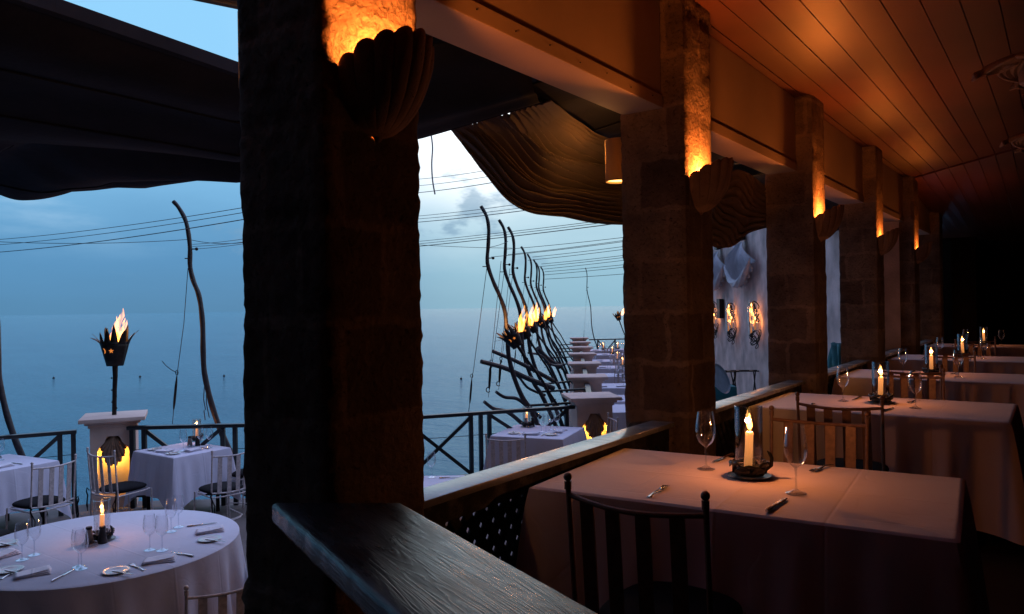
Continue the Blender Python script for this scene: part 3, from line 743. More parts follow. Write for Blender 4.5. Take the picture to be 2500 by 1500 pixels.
tr = MB(); tr.lathe([(.0005, 0), (.30, 0), (.33, .03), (.335, .03), (.305, -.006), (.0005, -.006)], (0, 0, 0), 32)
o = tag(tr.build('round_tray', M_TRAY, loc=LD(ray(1757, 925)[0] * 16.0, 16.0, EYE - (925 - 741) / FPX * 16)), 'round pale blue tray leaning on edge against the stands', 'tray'); o.rotation_euler = (R(66), R(18), R(75))
s = MB(); s.box((0, 0, .3), (1.1, .5, .6), bev=.03); tag(s.build('storage_crate', M_TEAL, loc=LD(ray(1768, 960)[0] * 16.6, 16.9, ZT), rz=wz), 'dark blue crate on the ground under the round tray', 'crate')
def tealf(u, v): return Vector(((u - .5) * .5, .05 * math.sin(u * 12 + v * 3), -v * (.75 - .3 * u)))
s = MB(); s.grid(tealf, 16, 12); tag(s.build('teal_cloth', M_TEAL, loc=Pd(2042, 838, 11.0), rz=wz, solid=.01), 'turquoise cloth hanging in the gap between third and fourth columns', 'cloth')

# ================================================================== SEA SIDE: piers, rails, poles, torches
CAPZ = .19
def pier_mesh():
    t = thing('terrace_pier', '', 'pier')
    h = .25; zb, zt = 0.0, CAPZ - ZT - .12
    oc = [(-.10, .13), (-.175, .21), (-.175, .70), (-.155, .74), (-.10, .80), (-.065, .88), (.065, .88), (.10, .80), (.155, .74), (.175, .70), (.175, .21), (.10, .13)]
    bm = bmesh.new()
    outer = [bm.verts.new((x_, -h, z_)) for (x_, z_) in ((-h, zb), (h, zb), (h, zt), (-h, zt))]
    inn = [bm.verts.new((x_, -h, z_)) for (x_, z_) in oc]
    es = [bm.edges.new((outer[i], outer[(i + 1) % 4])) for i in range(4)] + [bm.edges.new((inn[i], inn[(i + 1) % len(inn)])) for i in range(len(inn))]
    bmesh.ops.triangle_fill(bm, edges=es, use_beauty=True, use_dissolve=False)
    bk = [bm.verts.new((x_, h, z_)) for (x_, z_) in ((-h, zb), (h, zb), (h, zt), (-h, zt))]
    for i in range(4): bm.faces.new((outer[i], outer[(i + 1) % 4], bk[(i + 1) % 4], bk[i]))
    bm.faces.new(bk)
    ins = [bm.verts.new((x_, -h + .085, z_)) for (x_, z_) in oc]; n_ = len(inn)
    for i in range(n_): bm.faces.new((inn[i], inn[(i + 1) % n_], ins[(i + 1) % n_], ins[i]))
    bm.faces.new(ins)
    bm.verts.index_update(); s = MB(); s.add([v.co.copy() for v in bm.verts], [[v.index for v in f.verts] for f in bm.faces]); bm.free()
    s.build('pier_body', M_PIER, t, smooth=False)
    s = MB(); s.box((0, 0, zt + .02), (.54, .54, .04), bev=.006); s.box((0, 0, zt + .056), (.61, .61, .034), bev=.012); s.box((0, 0, zt + .0965), (.72, .72, .047), bev=.005)
    s.build('pier_cap', M_PIER, t)
    s = MB(); shell_mesh(s, .135, .30, .080, 8)
    M_ = Matrix.Translation((0, -h + .075, .84)) @ Matrix.Rotation(-PI / 2, 4, 'Z') @ Matrix.Rotation(PI, 4, 'X')
    s.xf(M_); s.build('shell', M_SHELL, t, solid=.012)
    light('POINT', 'pier_light', (0, -h + .035, .66), 11.0, AMBER, .015, t)
    return t
pier = pier_mesh()
PROT = R(43)
p1 = LD(-5.0, 9.55, ZT)
pier.location = p1; pier.rotation_euler[2] = R(59)
pier['label'] = 'stucco pier with amber-lit shell niche, supporting the lone upright torch'; pier['group'] = 'stucco piers of the terrace edge'
PD = [10.85, 13.9, 17.1, 20.5, 23.7, 27.0, 30.6]
pl = ['stucco pier with shell niche beside the small table, nearest in the receding row', 'second stucco pier of the receding row, its cap below the torches', 'third stucco pier of the receding row',
      'fourth stucco pier of the receding row', 'fifth stucco pier of the receding row', 'sixth stucco pier of the receding row', 'farthest stucco pier, at the end of the receding row']
piers = []
for d_, lb_ in zip(PD, pl):
    piers.append(dup(pier, LD(row(1.10, d_ - .25), d_, ZT), PROT if d_ < 12 else R(34), lb_, skip=()))
# railings: dark timber rails with crossed braces
def rail_run(A, B, posts, xs, label, zt=.08, extra_low=True, ext=0):
    t = thing('terrace_railing', label, 'railing', (A.x, A.y, ZT), math.atan2(B.y - A.y, B.x - A.x), 'dark railings along the terrace edge')
    L = (Vector((B.x, B.y, 0)) - Vector((A.x, A.y, 0))).length; H_ = zt - ZT
    s = MB(); s.bx(0, L, -.045, .045, H_ - .045, H_, .006); s.build('top_rail', M_RAILG, t)
    s = MB(); s.bx(0, L, -.025, .025, .13, .18, .004); s.build('bottom_rail', M_RAILG, t)
    for p_ in posts:
        s = MB(); s.bx(p_ * L - .026, p_ * L + .026, -.024, .024, .0, H_ - .047); s.build('post', M_RAILG, t, smooth=False)
    for (a, c) in xs:
        s = MB(); s.bar((a * L, -.03, .18), (c * L, -.03, H_ - .05), .03, .045); s.bar((a * L, .003, H_ - .05), (c * L, .003, .18), .03, .045); s.build('cross_brace', M_RAILG, t, smooth=False)
    s = MB(); s.tube([(0, .05, H_ - .30), (L * .5, .05, H_ - .32), (L, .05, H_ - .30)], .004, 5); s.build('cable', M_WIRE, t)
    return t
def tline(A, B, u):   # parameter along plan line A-B seen at photo column u
    l, _ = ray(u, 1000); al, ad = A.dot(RT), A.dot(FW); bl, bd_ = B.dot(RT), B.dot(FW)
    return (l * ad - al) / ((bl - al) - l * (bd_ - ad))
A1, B1 = LD(-4.72, 9.32), LD(-3.0, 9.32)
q = lambda u: tline(A1, B1, u)
B1x = LD(-2.2, 9.45)
rail_run(A1, B1x, [tline(A1, B1x, u) for u in (322, 351, 543, 573, 602)] + [.985], [(tline(A1, B1x, 351), tline(A1, B1x, 543)), (tline(A1, B1x, 602), .985)], 'dark crossed railing behind the candlelit square table, left of nearest column')
A2, B2 = LD(-2.2, 9.47), LD(.84, 10.6)
rail_run(A2, B2, [.02, .17] + [tline(A2, B2, u) for u in (985, 1149, 1173, 1194, 1383)], [(.17, tline(A2, B2, 985)), (tline(A2, B2, 985), tline(A2, B2, 1149)), (tline(A2, B2, 1194), tline(A2, B2, 1383))], 'dark crossed railing framed between nearest and second stone columns')
A3, B3 = LD(-8.2, 7.45), LD(-5.22, 9.1)
rail_run(A3, B3, [tline(A3, B3, u) for u in (-60, 145, 178)], [(tline(A3, B3, -60), tline(A3, B3, 145))], 'dark crossed railing left of the upright torch pier, at the left edge')
for k in range(len(PD) - 1):
    a, c = piers[k].location, piers[k + 1].location; dv = (c - a).normalized()
    rail_run(a + dv * .26, c - dv * .26, [.04, .5, .96], [(.04, .5), (.5, .96)], ['dark railing between the first and second piers of the receding row', 'dark railing between second and third piers of the receding row', 'dark railing between third and fourth piers of the receding row', 'dark railing between fourth and fifth piers of the receding row', 'dark railing between fifth and sixth piers of the receding row', 'dark railing between the last two piers of the receding row'][k])
rail_run(piers[-1].location + RT * .4, LD(6.6, 31.0), [.1, .3, .5, .7, .9], [(.1, .3), (.5, .7)], 'dark railing crossing the far end of the terrace', zt=.12)

# wavy poles ---------------------------------------------------------
def pole_from_px(px, d, base_px):
    b0 = Pd(base_px[0], base_px[1], d); l0 = b0.dot(RT); out = []
    for (u, v) in px:
        p = Pd(u, v, d); out.append(Vector((p.dot(RT) - l0, 0, p.z)))
    return out, LD(l0, d)
def resamp(P, n_): return [smooth_curve(P, k / n_) for k in range(n_ + 1)]
p2px = [(1174, 503.7), (1187.5, 527.8), (1193, 557.5), (1192, 598), (1190, 642.7), (1204, 687), (1219, 720.5), (1232, 757.6), (1236.4, 798), (1239.4, 839), (1243, 876), (1256, 924), (1274.6, 969), (1295, 1000), (1330, 1075), (1365, 1165), (1375, 1200)]
def make_pole(px, d, base_px, label, wire_px, group='curved poles leaning out over the sea', rr=.035, brk=True):
    P, b0 = pole_from_px(px, d, base_px)
    t = thing('curved_pole', label, 'pole', (b0.x, b0.y, 0), TH, group)
    pts = resamp(P, 60)
    s = MB(); s.tube(pts, [rr * (.72 + .4 * k / 60 + .05 * math.sin(k * 1.3)) for k in range(61)], 10); s.build('pole_shaft', M_POLE, t)
    wp_, _ = pole_from_px(wire_px, d, base_px)
    s = MB(); s.tube(wp_, .0045, 5); s.build('stay_wire', M_WIRE, t)
    a, c = wp_[-2], wp_[-3]
    s = MB(); s.tube([c, c.lerp(a, .15), c.lerp(a, .3), c.lerp(a, .8), a], [.006, .012, .016, .016, .008], 6)
    lp_ = [c + Vector((.018 * math.sin(k * PI / 4), 0, .04 + .03 * math.cos(k * PI / 4))) for k in range(9)]; s.tube(lp_, .005, 5); s.build('turnbuckle', M_IRON, t)
    s = MB(); k_ = pts[14]; s.tube([k_, k_ + Vector((.07, 0, .0))], .008, 5); s.ball(k_ + Vector((.085, 0, 0)), .022, 8); s.tube([k_ + Vector((-.07, 0, -.12)), k_ + Vector((.0, 0, -.12))], .007, 5); s.build('cleat', M_IRON, t)
    if brk:
        zb = .02; kk = min(range(61), key=lambda i_: abs(pts[i_].z - zb)); s = MB(); s.tube([pts[kk] + Vector((.0, .02, 0)), Vector((.34, .12, zb + .04))], .02, 6); s.build('bracket', M_RAILG, t)
    return t
pole2 = make_pole(p2px, 10.95, (1365, 1165), 'tall curved dark pole nearest in the receding row, behind first leaning torch', [(1190, 643), (1156, 904), (1152, 925), (1147, 985), (1144, 1006)])
pds = [(12.7, 'curved pole second in the receding row, forking with the third'), (14.1, 'curved pole third in the receding row, forking with the second'), (18.5, 'curved pole fourth in the receding row, behind the biggest flame'), (21.0, 'curved pole fifth in the receding row'),
       (23.6, 'curved pole sixth in the receding row'), (25.3, 'curved pole seventh in the receding row'), (28.0, 'farthest curved pole of the clustered row, beside last flame')]
for k, (d_, lb_) in enumerate(pds):
    l_ = .677 + ROWT * (d_ - 10.95) + [.05, .05, .02, .03, .05, .06, .10][k]
    dup(pole2, LD(l_, d_, 0) * 1.0, TH + [.0, .25, .1, -.05, .12, .0, .05][k], lb_)
dup(pole2, LD(3.42, 29.2), TH, 'lone far curved pole standing apart near the second stone column', scale=(.55, 1, 1), skip=('bracket',))
p1px = [(423, 492), (436, 507), (452, 536), (460, 570), (464, 610), (464, 650), (472, 686), (484, 716), (491, 752), (495, 800), (496, 860), (499, 910), (510, 962), (522, 1005), (540, 1055), (560, 1100), (590, 1180), (600, 1210)]
P1s = LD(0, 0)
pole1 = make_pole(p1px, 9.85, (590, 1180), 'tall lone curved pole against the sky, left of the nearest column', [(459, 655), (449, 790), (432, 918), (424, 1000), (421, 1036)], brk=False)
s = MB(); lp_, _ = pole_from_px([(396, 882), (405, 893), (418, 903), (431, 910)], 9.85, (590, 1180)); s.tube(lp_, .005, 5)
lp_, _ = pole_from_px([(499, 945), (497, 975), (502, 1000), (498, 1003), (501, 1026)], 9.85, (590, 1180)); s.tube(lp_, .006, 5)
lp_, _ = pole_from_px([(504, 945), (504, 985), (511, 1020)], 9.85, (590, 1180)); s.tube(lp_, .006, 5); s.build('frayed_rope', M_WIRE, pole1)
dup(pole1, LD(ray(98, 1210)[0] * 9.0, 9.0), TH, 'curved pole foot leaning out past the railing at the left edge', skip=('frayed_rope',))
# spars reaching out from the sea wall
for k, (pts, r_, lb_) in enumerate([
    ([(1203, 858, 11.6), (1255, 880, 11.9), (1305, 905, 12.3), (1350, 930, 12.8)], .035, 'dark timber spar jutting over the water, the higher of two'),
    ([(1175, 883, 11.0), (1235, 900, 11.3), (1290, 925, 11.7), (1350, 948, 12.2)], .04, 'dark timber spar jutting over the water, longer and lower of two'),
    ([(1211, 957, 10.9), (1232, 970, 11.0), (1262, 974, 11.2), (1290, 995, 11.4), (1320, 1020, 11.5)], .028, 'wavy driftwood arm with curled tip below the hanging hooks'),
    ([(1182, 981, 10.6), (1205, 998, 10.7), (1240, 1007, 10.8), (1275, 1035, 10.9), (1290, 1050, 11.0)], .03, 'wavy driftwood arm just above the railing, below the hooks'),
    ([(1225, 893, 12.0), (1265, 920, 12.3), (1290, 948, 12.6), (1330, 965, 13.0)], .022, 'thin bent branch crossing behind the leaning torches'),
    ([(1313, 850, 16.0), (1335, 875, 16.3), (1365, 895, 17.0)], .06, 'pale teal timber plank end behind torch stems'),
    ([(1290, 862, 14.0), (1320, 868, 14.6), (1345, 890, 15.2), (1372, 893, 15.8)], .025, 'thin arched branch between the torch stems')]):
    P = resamp([Pd(*p) for p in pts], 24); s = MB(); s.tube(P, [r_ * (.8 + .3 * i / 24) for i in range(25)], 8)
    tag(s.build('timber_spar', M_POLE), lb_, 'spar', 'timber spars on the sea wall')
# hanging hooks
hook = thing('hanging_hook', 'iron turnbuckle and hook on a wire, left of two hooks over the water', 'hook', Pd(1199, 879, 11.2), TH, 'hooks hanging over the water')
s = MB(); s.tube([(0, 0, 0), (.17, 0, 1.45)], .004, 5); s.build('wire', M_WIRE, hook)
s = MB(); s.tube([(.02 * math.sin(k * PI / 4), 0, -.03 + .03 * math.cos(k * PI / 4)) for k in range(9)], .006, 5)
s.tube([(0, 0, -.06), (-.02, 0, -.14), (-.03, 0, -.30), (-.045, 0, -.40)], [.006, .016, .016, .006], 6); s.tube([(-.02 + .03 * math.cos(a_ * .5 + 1.2) - .03, 0, -.44 + .035 * math.sin(a_ * .5 + 1.2)) for a_ in range(10)], .008, 5); s.build('turnbuckle', M_IRON, hook)
dup(hook, Pd(1223, 872, 11.9), TH, 'iron turnbuckle and hook on a wire, right of two hooks over the water', scale=.95)
# dangling rope in the bright gap
s = MB(); s.tube(resamp([Pd(1052, 325, 6.0), Pd(1056, 360, 6.0), Pd(1054, 400, 6.0), Pd(1056, 440, 6.0), Pd(1062, 475, 6.0)], 20), .006, 5)
tag(s.build('dangling_rope', M_SWAG), 'thin pale rope end dangling in the bright gap below the canopy', 'rope')
# cables
def cable(a, c, lab, sag=.05, r_=.0042, grp='overhead cables'):
    r_ *= .8
    A, B = Pd(*a), Pd(*c); B = B + (B - A) * (.35 if grp == 'overhead cables between the columns' else 0); pts = [A.lerp(B, k / 16) + Vector((0, 0, -sag * 4 * (k / 16) * (1 - k / 16))) for k in range(17)]
    s = MB(); s.tube(pts, r_, 5); tag(s.build('overhead_cable', M_WIRE), lab, 'cable', grp)
ORD = {438: 'highest', 454: 'middle', 471: 'lowest', 528: 'highest', 535: 'middle', 543: 'lowest', 590: 'highest', 596: 'middle', 602: 'lowest', 597: 'highest', 609: 'lowest'}
gl, gw, gf = 'overhead cables left of the nearest column', 'overhead cables between the columns', 'faint far overhead cables'
for (a, c, r_, lb_) in [((-40, 588, 11), (620, 503, 7.5), .0045, 'highest of three thin cables slanting up behind the lone curved pole'), ((-40, 601, 11), (620, 515, 7.4), .0045, 'middle of three thin cables slanting up behind the lone curved pole'), ((-40, 619, 11), (620, 532, 7.3), .006, 'lowest and thickest of three cables slanting behind the lone curved pole'),
               ((-40, 589, 9.6), (461, 585, 9.9), .0045, 'level cable reaching the lone curved pole from the left'), ((466, 586, 9.9), (620, 589, 9.2), .0045, 'level cable leaving the lone curved pole towards the column')]:
    cable(a, c, lb_, .04, r_, gl)
for (a, c) in [((470, 597, 9.9), (620, 580, 8.5)), ((470, 602, 9.9), (620, 588, 8.5)), ((467, 609, 9.9), (620, 592, 8.5))]:
    cable(a, c, '%s thin cable running from the cleat of the lone curved pole to the column' % {597: 'highest', 602: 'middle', 609: 'lowest'}[a[1]], .01, .0038, gl)
for (u0, v0, u1, v1, th_) in [(1020, 438, 1200, 411, 1), (1020, 454, 1210, 425, 1), (1020, 471, 1230, 438, 1.4)]:
    cable((u0, v0, 10.5), (u1, v1, 8.5), '%s of three cables high in the bright gap behind the gathered drape' % ORD[v0], .02, .004 * th_, gw)
for (u0, v0, u1, v1, th_) in [(1020, 528, 1285, 493, 1), (1020, 535, 1295, 502, 1), (1020, 543, 1320, 506, 1.4)]:
    cable((u0, v0, 12), (u1, v1, 9), '%s of three cables crossing the top of the nearest curved pole in the row' % ORD[v0], .02, .0045 * th_, gw)
for (u0, v0, u1, v1, th_) in [(1020, 590, 1470, 536, 1), (1020, 596, 1480, 540, 1), (1020, 602, 1500, 544, 1.5)]:
    cable((u0, v0, 13.5), (u1, v1, 9.5), '%s of three cables crossing below the drape at mid sky' % ORD[v0], .02, .005 * th_, gw)
cable((1020, 598, 11), (1190, 604, 10.95), 'level cable meeting the nearest curved pole of the row from the left', .01, .0042, gw)
FAN = ['first', 'fifth', 'second', 'fourth', 'seventh', 'sixth', 'tenth', 'eighth', 'twelfth', 'eleventh', 'lowest', 'ninth']
for kf, (u0, v0, d0, u1, v1) in enumerate([(1196, 604, 11, 1240, 590), (1199, 628, 11, 1540, 588), (1237, 609, 13, 1540, 578), (1240, 622, 13, 1540, 585), (1289, 636, 17, 1540, 607), (1300, 628, 18, 1540, 600), (1310, 652, 20, 1540, 627), (1322, 645, 22, 1540, 622), (1325, 672, 25, 1540, 651), (1330, 664, 26, 1540, 645), (1330, 682, 27, 1540, 668), (1322, 658, 27, 1540, 634)]):
    cable((u0, v0, d0), (u1, v1, d0 * .9), 'faint thin cable, %s from the top, fanning from the curved poles towards second column' % FAN[kf], .01, .00034 * d0 + .001, gf)
# buoys
for (u, v, lb_) in [(131, 925, 'small dark buoy afloat, leftmost, past the upright torch stem'), (342, 922, 'small dark buoy afloat just right of the upright torch'), (547, 920, 'small dark buoy afloat between lone curved pole and nearest column'), (1126, 927, 'small dark buoy afloat left of the hanging hooks')]:
    s = MB(); s.ball((0, 0, .06), .10, 10, .8); s.tube([(0, 0, .1), (0, 0, .2)], .02, 6); tag(s.build('buoy', M_IRON, loc=Pz(u, v, ZS)), lb_, 'buoy', 'buoys on the sea')

# torches -------------------------------------------------------------
torch = thing('fire_torch', 'upright iron torch with pointed leaves and flame on the left stucco pier', 'torch', (0, 0, 0), TH, 'fire torches along the terrace edge')
s = MB()
def bowl(u, v):
    a = u * 2 * PI; r = .095 + .075 * v; return Vector((r * math.cos(a), r * math.sin(a), .30 * v))
s.grid(bowl, 24, 4); s.lathe([(.0005, 0), (.095, 0)], (0, 0, .0), 24); s.build('bowl', M_IRON, torch, solid=.004)
tips = [(0.1, .26, .20), (.55, .30, .32), (1.2, .22, .34), (1.9, .20, .22), (2.5, .26, .30), (3.1, .34, .16), (3.6, .27, .26), (4.15, .20, .22), (4.65, .17, .30), (5.15, .17, .36), (5.7, .26, .26)]
for (a, ro, hz) in tips:
    s = MB(); 
    def leaf(u, v, a=a, ro=ro * .93, hz=hz * .70):
        w_ = .05 * (1 - v) ** .7; r = .165 + (ro - .165) * v ** 1.3; z_ = .27 + hz * (v - .25 * v * v * (ro > .25)) ; an = a + (u - .5) * w_ * 2 / .17
        return Vector((r * math.cos(an), r * math.sin(an), z_))
    s.grid(leaf, 2, 8); s.build('leaf', M_IRON, torch, solid=.003)
s = MB(); s.tube([(0, 0, 0), (0, 0, -.14), (-.01, 0, -.30), (-.015, 0, -.45), (-.02, 0, -.62)], [.034, .03, .027, .027, .028], 8)
for k in range(7): s.ball((-.012 + .028 * (-1) ** k, -.01, -.08 - .075 * k), .011, 6)
s.build('stem', M_IRON, torch)
def fire_mesh(s, seed, h=.50, lean=.11, n_=8):
    r3 = random.Random(seed)
    for k in range(n_):
        x0 = r3.uniform(-.06, .06) if k else 0; y0 = r3.uniform(-.04, .04) if k else 0; hh = h * (1 if k == 0 else r3.uniform(.45, .85)); w_ = .075 if k == 0 else r3.uniform(.03, .05)
        x0b = x0; nseg = 16; pts = []; rr_ = []
        for q in range(nseg + 1):
            v = q / nseg; pts.append((x0 * (1 + .6 * v) + lean * v ** 1.4 + .02 * math.sin(v * 9 + k * 2) * v, y0 + .012 * math.sin(v * 11 + k), .22 + hh * v))
            rr_.append(max(.0015, w_ * (math.sin(min(1, v * 1.9 + .22) * PI / 2)) * (1 - v) ** .75 * (1 + .30 * math.sin(v * 17 + k * 3) * v + .2 * math.sin(v * 41 + k) * v)))
        s.tube(pts, rr_, 12)
s = MB(); fire_mesh(s, 3); s.build('flame', M_FIRE, torch)
def emblem(s, kind):
    if kind == 'star':
        pts = []
        for k in range(10):
            r = .034 if k % 2 == 0 else .013; a = PI / 2 + k * PI / 5; pts.append((r * math.cos(a), r * math.sin(a)))
        vs = [(0, 0)] + pts; fs = [(0, k + 1, (k + 1) % 10 + 1) for k in range(10)]
    else:
        o_ = [(.036 * math.cos(a), .036 * math.sin(a)) for a in [R(-75 + 150 * k / 10) for k in range(11)]]
        i_ = [(.030 * math.cos(a) * .62 - .0, .034 * math.sin(a)) for a in [R(-75 + 150 * k / 10) for k in range(11)]]
        vs = o_ + i_; fs = [(k, k + 1, 11 + k + 1, 11 + k) for k in range(10)]
    return vs, fs
for kind, an in (('star', -R(78)), ('crescent', -R(118))):
    vs, fs = emblem(None, kind); s = MB(); r = .152
    s.add([Vector(((r + (y_ * .25)) * math.cos(an + x_ / r), (r + (y_ * .25)) * math.sin(an + x_ / r), .19 + y_)) for (x_, y_) in vs], fs)
    s.build(kind + '_cutout', M_FIREGLOW, torch, smooth=False)  # glowing plates stand in for firelight showing through the cutouts
light('POINT', 'torch_light', (0.03, 0, .52), 11.0, FIRE, .08, torch)
p = LD(-5.0, 9.55, 0); torch.location = (p.x, p.y, .80)
torch.location = Pd(281, 893, 9.55); 
torch.rotation_euler[2] = TH
ls = ['nearest leaning torch of the row, its bowl tilted towards the sea', 'second leaning torch of the receding row', 'third leaning torch of the row, with the biggest flame', 'fourth leaning torch of the receding row', 'fifth leaning torch of the receding row', 'sixth leaning torch of the receding row']
# leaning torch: own longer stem
ltorch = dup(torch, (0, 0, 0), TH, ls[0], skip=('stem',))
tilt = R(-33)
s = MB(); s.tube([(0, 0, 0), (0, 0, -.3), (.02, 0, -.8), (.0, 0, -1.15), (.0, 0, -1.75)], [.03, .025, .024, .024, .024], 8)
for k in range(14): s.ball((.026 * (-1) ** k, -.01, -.1 - .1 * k), .012, 6)
s.build('stem', M_IRON, ltorch)
for c_ in kids(ltorch):
    if c_.name.startswith('flame'):
        c_.rotation_euler[1] = R(25); c_.location = (.10, 0, .02)
td = [10.75, 13.7, 16.9, 20.3, 23.4, 26.8]
for k, d_ in enumerate(td):
    l_ = row(1.115, d_) - 1.10 + [0, -.03, -.05, 0, 0, .05][k]
    o = ltorch if k == 0 else dup(ltorch, (0, 0, 0), 0, ls[k])
    o.location = LD(l_ + .05, d_, .90); o.rotation_euler = (0, tilt * [1, .93, 1.05, .97, 1.04, .95][k], TH); o.scale = (.78, .78, [.70, .76, .84, .70, .78, .68][k])
o = dup(ltorch, (0, 0, 0), 0, 'far torch flame peeking beside the second stone column'); o.location = LD(ray(1512, 786)[0] * 28.5, 28.5, .9); o.rotation_euler = (0, R(-18), TH)

# ================================================================== TABLES and table things
def cloth_rect(hx, hy, drop, seed, ext=.10, amp=.018, flare=.06, rc_=.012):
    r_ = random.Random(seed); nper = 240; per = []
    tot = 4 * (hx + hy)
    for k in range(nper):
        q_ = k / nper * tot
        if q_ < 2 * hx: p = (-hx + q_, -hy, 0, -1); dc = min(q_, 2 * hx - q_)
        elif q_ < 2 * hx + 2 * hy: q2 = q_ - 2 * hx; p = (hx, -hy + q2, 1, 0); dc = min(q2, 2 * hy - q2)
        elif q_ < 4 * hx + 2 * hy: q2 = q_ - 2 * hx - 2 * hy; p = (hx - q2, hy, 0, 1); dc = min(q2, 2 * hx - q2)
        else: q2 = q_ - 4 * hx - 2 * hy; p = (-hx, hy - q2, -1, 0); dc = min(q2, 2 * hy - q2)
        per.append((p, dc, q_))
    ph = r_.uniform(0, 6); nd = 14; s = MB(); vs = []
    for j in range(-2, nd + 1):
        for (p, dc, q_) in per:
            x_, y_, nx, ny = p
            cn = math.exp(-dc / .09)
            if j == -2: vs.append(Vector((x_ * .97, y_ * .97, 0))); continue
            if j == -1: vs.append(Vector((x_ - nx * rc_ * .0, y_ - ny * rc_ * .0, 0)) if rc_ == 0 else Vector((x_ * (1 - rc_ / hx), y_ * (1 - rc_ / hy), 0))); continue
            t_ = j / nd
            cxn = (1 if x_ > 0 else -1) * .7; cyn = (1 if y_ > 0 else -1) * .7
            dx, dy = nx * (1 - cn) + cxn * cn, ny * (1 - cn) + cyn * cn
            dd_ = drop + ext * cn
            z_ = -rc_ * .6 - dd_ * t_
            fold = amp * t_ ** .8 * (math.sin(q_ * 21 + ph) + .6 * math.sin(q_ * 47 + 2 * ph)) + amp * 1.6 * t_ * noise.noise(Vector((q_ * 3, seed, t_)))
            o_ = flare * t_ ** .8 * (1 + 1.2 * cn) + fold
            # knife fold at the corner
            o_ += .03 * t_ * cn * math.sin(dc * 60)
            vs.append(Vector((x_ + dx * o_, y_ + dy * o_, z_)))
    m_ = nper; rows = nd + 3
    fs = [(a * m_ + k, a * m_ + (k + 1) % m_, (a + 1) * m_ + (k + 1) % m_, (a + 1) * m_ + k) for a in range(rows - 1) for k in range(m_)]
    fs.append(tuple(range(m_))); s.add(vs, fs); return s
def cloth_round(r0, drop, seed):
    s = MB(); nper, nd = 220, 14; vs = []
    for j in range(-1, nd + 1):
        for k in range(nper):
            a = 2 * PI * k / nper
            if j == -1: vs.append(Vector((r0 * .985 * math.cos(a), r0 * .985 * math.sin(a), 0))); continue
            t_ = j / nd; f_ = .035 * t_ ** .9 * (math.sin(a * 17 + 1) + .6 * math.sin(a * 29)) + .04 * t_ * noise.noise(Vector((math.cos(a) * 3, math.sin(a) * 3, seed)))
            r = r0 + .05 * t_ + f_; vs.append(Vector((r * math.cos(a), r * math.sin(a), -.008 - drop * t_)))
    fs = [(a * nper + k, a * nper + (k + 1) % nper, (a + 1) * nper + (k + 1) % nper, (a + 1) * nper + k) for a in range(nd + 1) for k in range(nper)]
    fs.append(tuple(range(nper))); s.add(vs, fs); return s
TZ = .75
def uniq(): pass
def table(x, y, rz, hx, hy, zf, name, where, seed, mt, round_=False, drop=.42, ext=.16, amp=.016, grp='tables'):
    t = thing('dining_table', 'table frame hidden under ' + where, 'table', (x, y, zf), rz, grp)
    s = MB()
    if round_: s.lathe([(.0005, -.02), (hx - .01, -.02), (hx - .01, -.002), (.0005, -.002)], (0, 0, TZ), 40)
    else: s.bx(-hx + .01, hx - .01, -hy + .01, hy - .01, TZ - .028, TZ - .004)
    s.build('tabletop', M_LATT, t)
    if round_:
        s = MB(); s.lathe([(.28, 0), (.28, .03), (.05, .06), (.045, .72)], (0, 0, 0), 20); s.build('pedestal', M_IRON, t)
    else:
        for sx in (-1, 1):
            for sy in (-1, 1): s = MB(); s.tube([(sx * (hx - .12), sy * (hy - .1), 0), (sx * (hx - .12), sy * (hy - .1), TZ - .03)], .022, 8); s.build('leg', M_IRON, t)
    cs = cloth_round(hx, drop, seed) if round_ else cloth_rect(hx, hy, drop, seed, ext, amp)
    o = cs.build('tablecloth', mt, loc=(x, y, zf + TZ), rz=rz); tag(o, name, 'tablecloth', grp.replace('tables', 'tablecloths'))
    return t
# -- small things, one prototype each, parked on their first table
def on(u, v, z): p = Pz(u, v, z); return p
ZI = TZ + .001; ZO = ZT + TZ + .001
first = {}
def place(kind, make, loc, rz, label, group, scale=None, skip=()):
    if kind not in first:
        first[kind] = make(); o = first[kind]; o.location = loc; o.rotation_euler[2] = rz
        if scale: o.scale = (scale,) * 3 if not hasattr(scale, '__len__') else scale
        o['label'] = label; o['group'] = group; return o
    return dup(first[kind], loc, rz, label, group, scale or 1.0, skip)
GP = [(.0005, .002), (.037, .0015), (.038, .004), (.022, .009), (.006, .018), (.0042, .03), (.0040, .085), (.0055, .097), (.014, .104), (.029, .118), (.039, .140), (.0425, .163), (.041, .19), (.037, .220), (.0325, .248)]
def mk_glass():
    t = thing('wine_glass', '', 'wine glass')
    s = MB(); s.lathe(GP[8:], n=28); s.build('bowl', M_GLASS, t)
    s = MB(); s.lathe(GP[:9], n=20); s.build('stem', M_GLASSB, t)
    return t
def mk_fork():
    t = thing('fork', '', 'fork'); s = MB()
    def h(u, v): x_ = u * .125; w_ = .0095 - .006 * math.sin(min(1, u * 1.05) * PI) * .9; return Vector((x_, (v - .5) * 2 * w_, .003 + .006 * math.sin(u * PI) * (u > .0)))
    s.grid(h, 16, 2)
    s.grid(lambda u, v: Vector((.125 + u * .028, (v - .5) * (.007 + .017 * min(1, u * 1.6)), .003 + .004 * math.sin(u * PI))), 6, 3)
    for k in range(4):
        y_ = -.0095 + k * .00635; s.bar((.150, y_, .004), (.172, y_, .008), .0028, .002); s.bar((.172, y_, .008), (.196, y_, .0045), .0024, .0018)
    s.build('fork_metal', M_STEEL, t, solid=.0018); return t
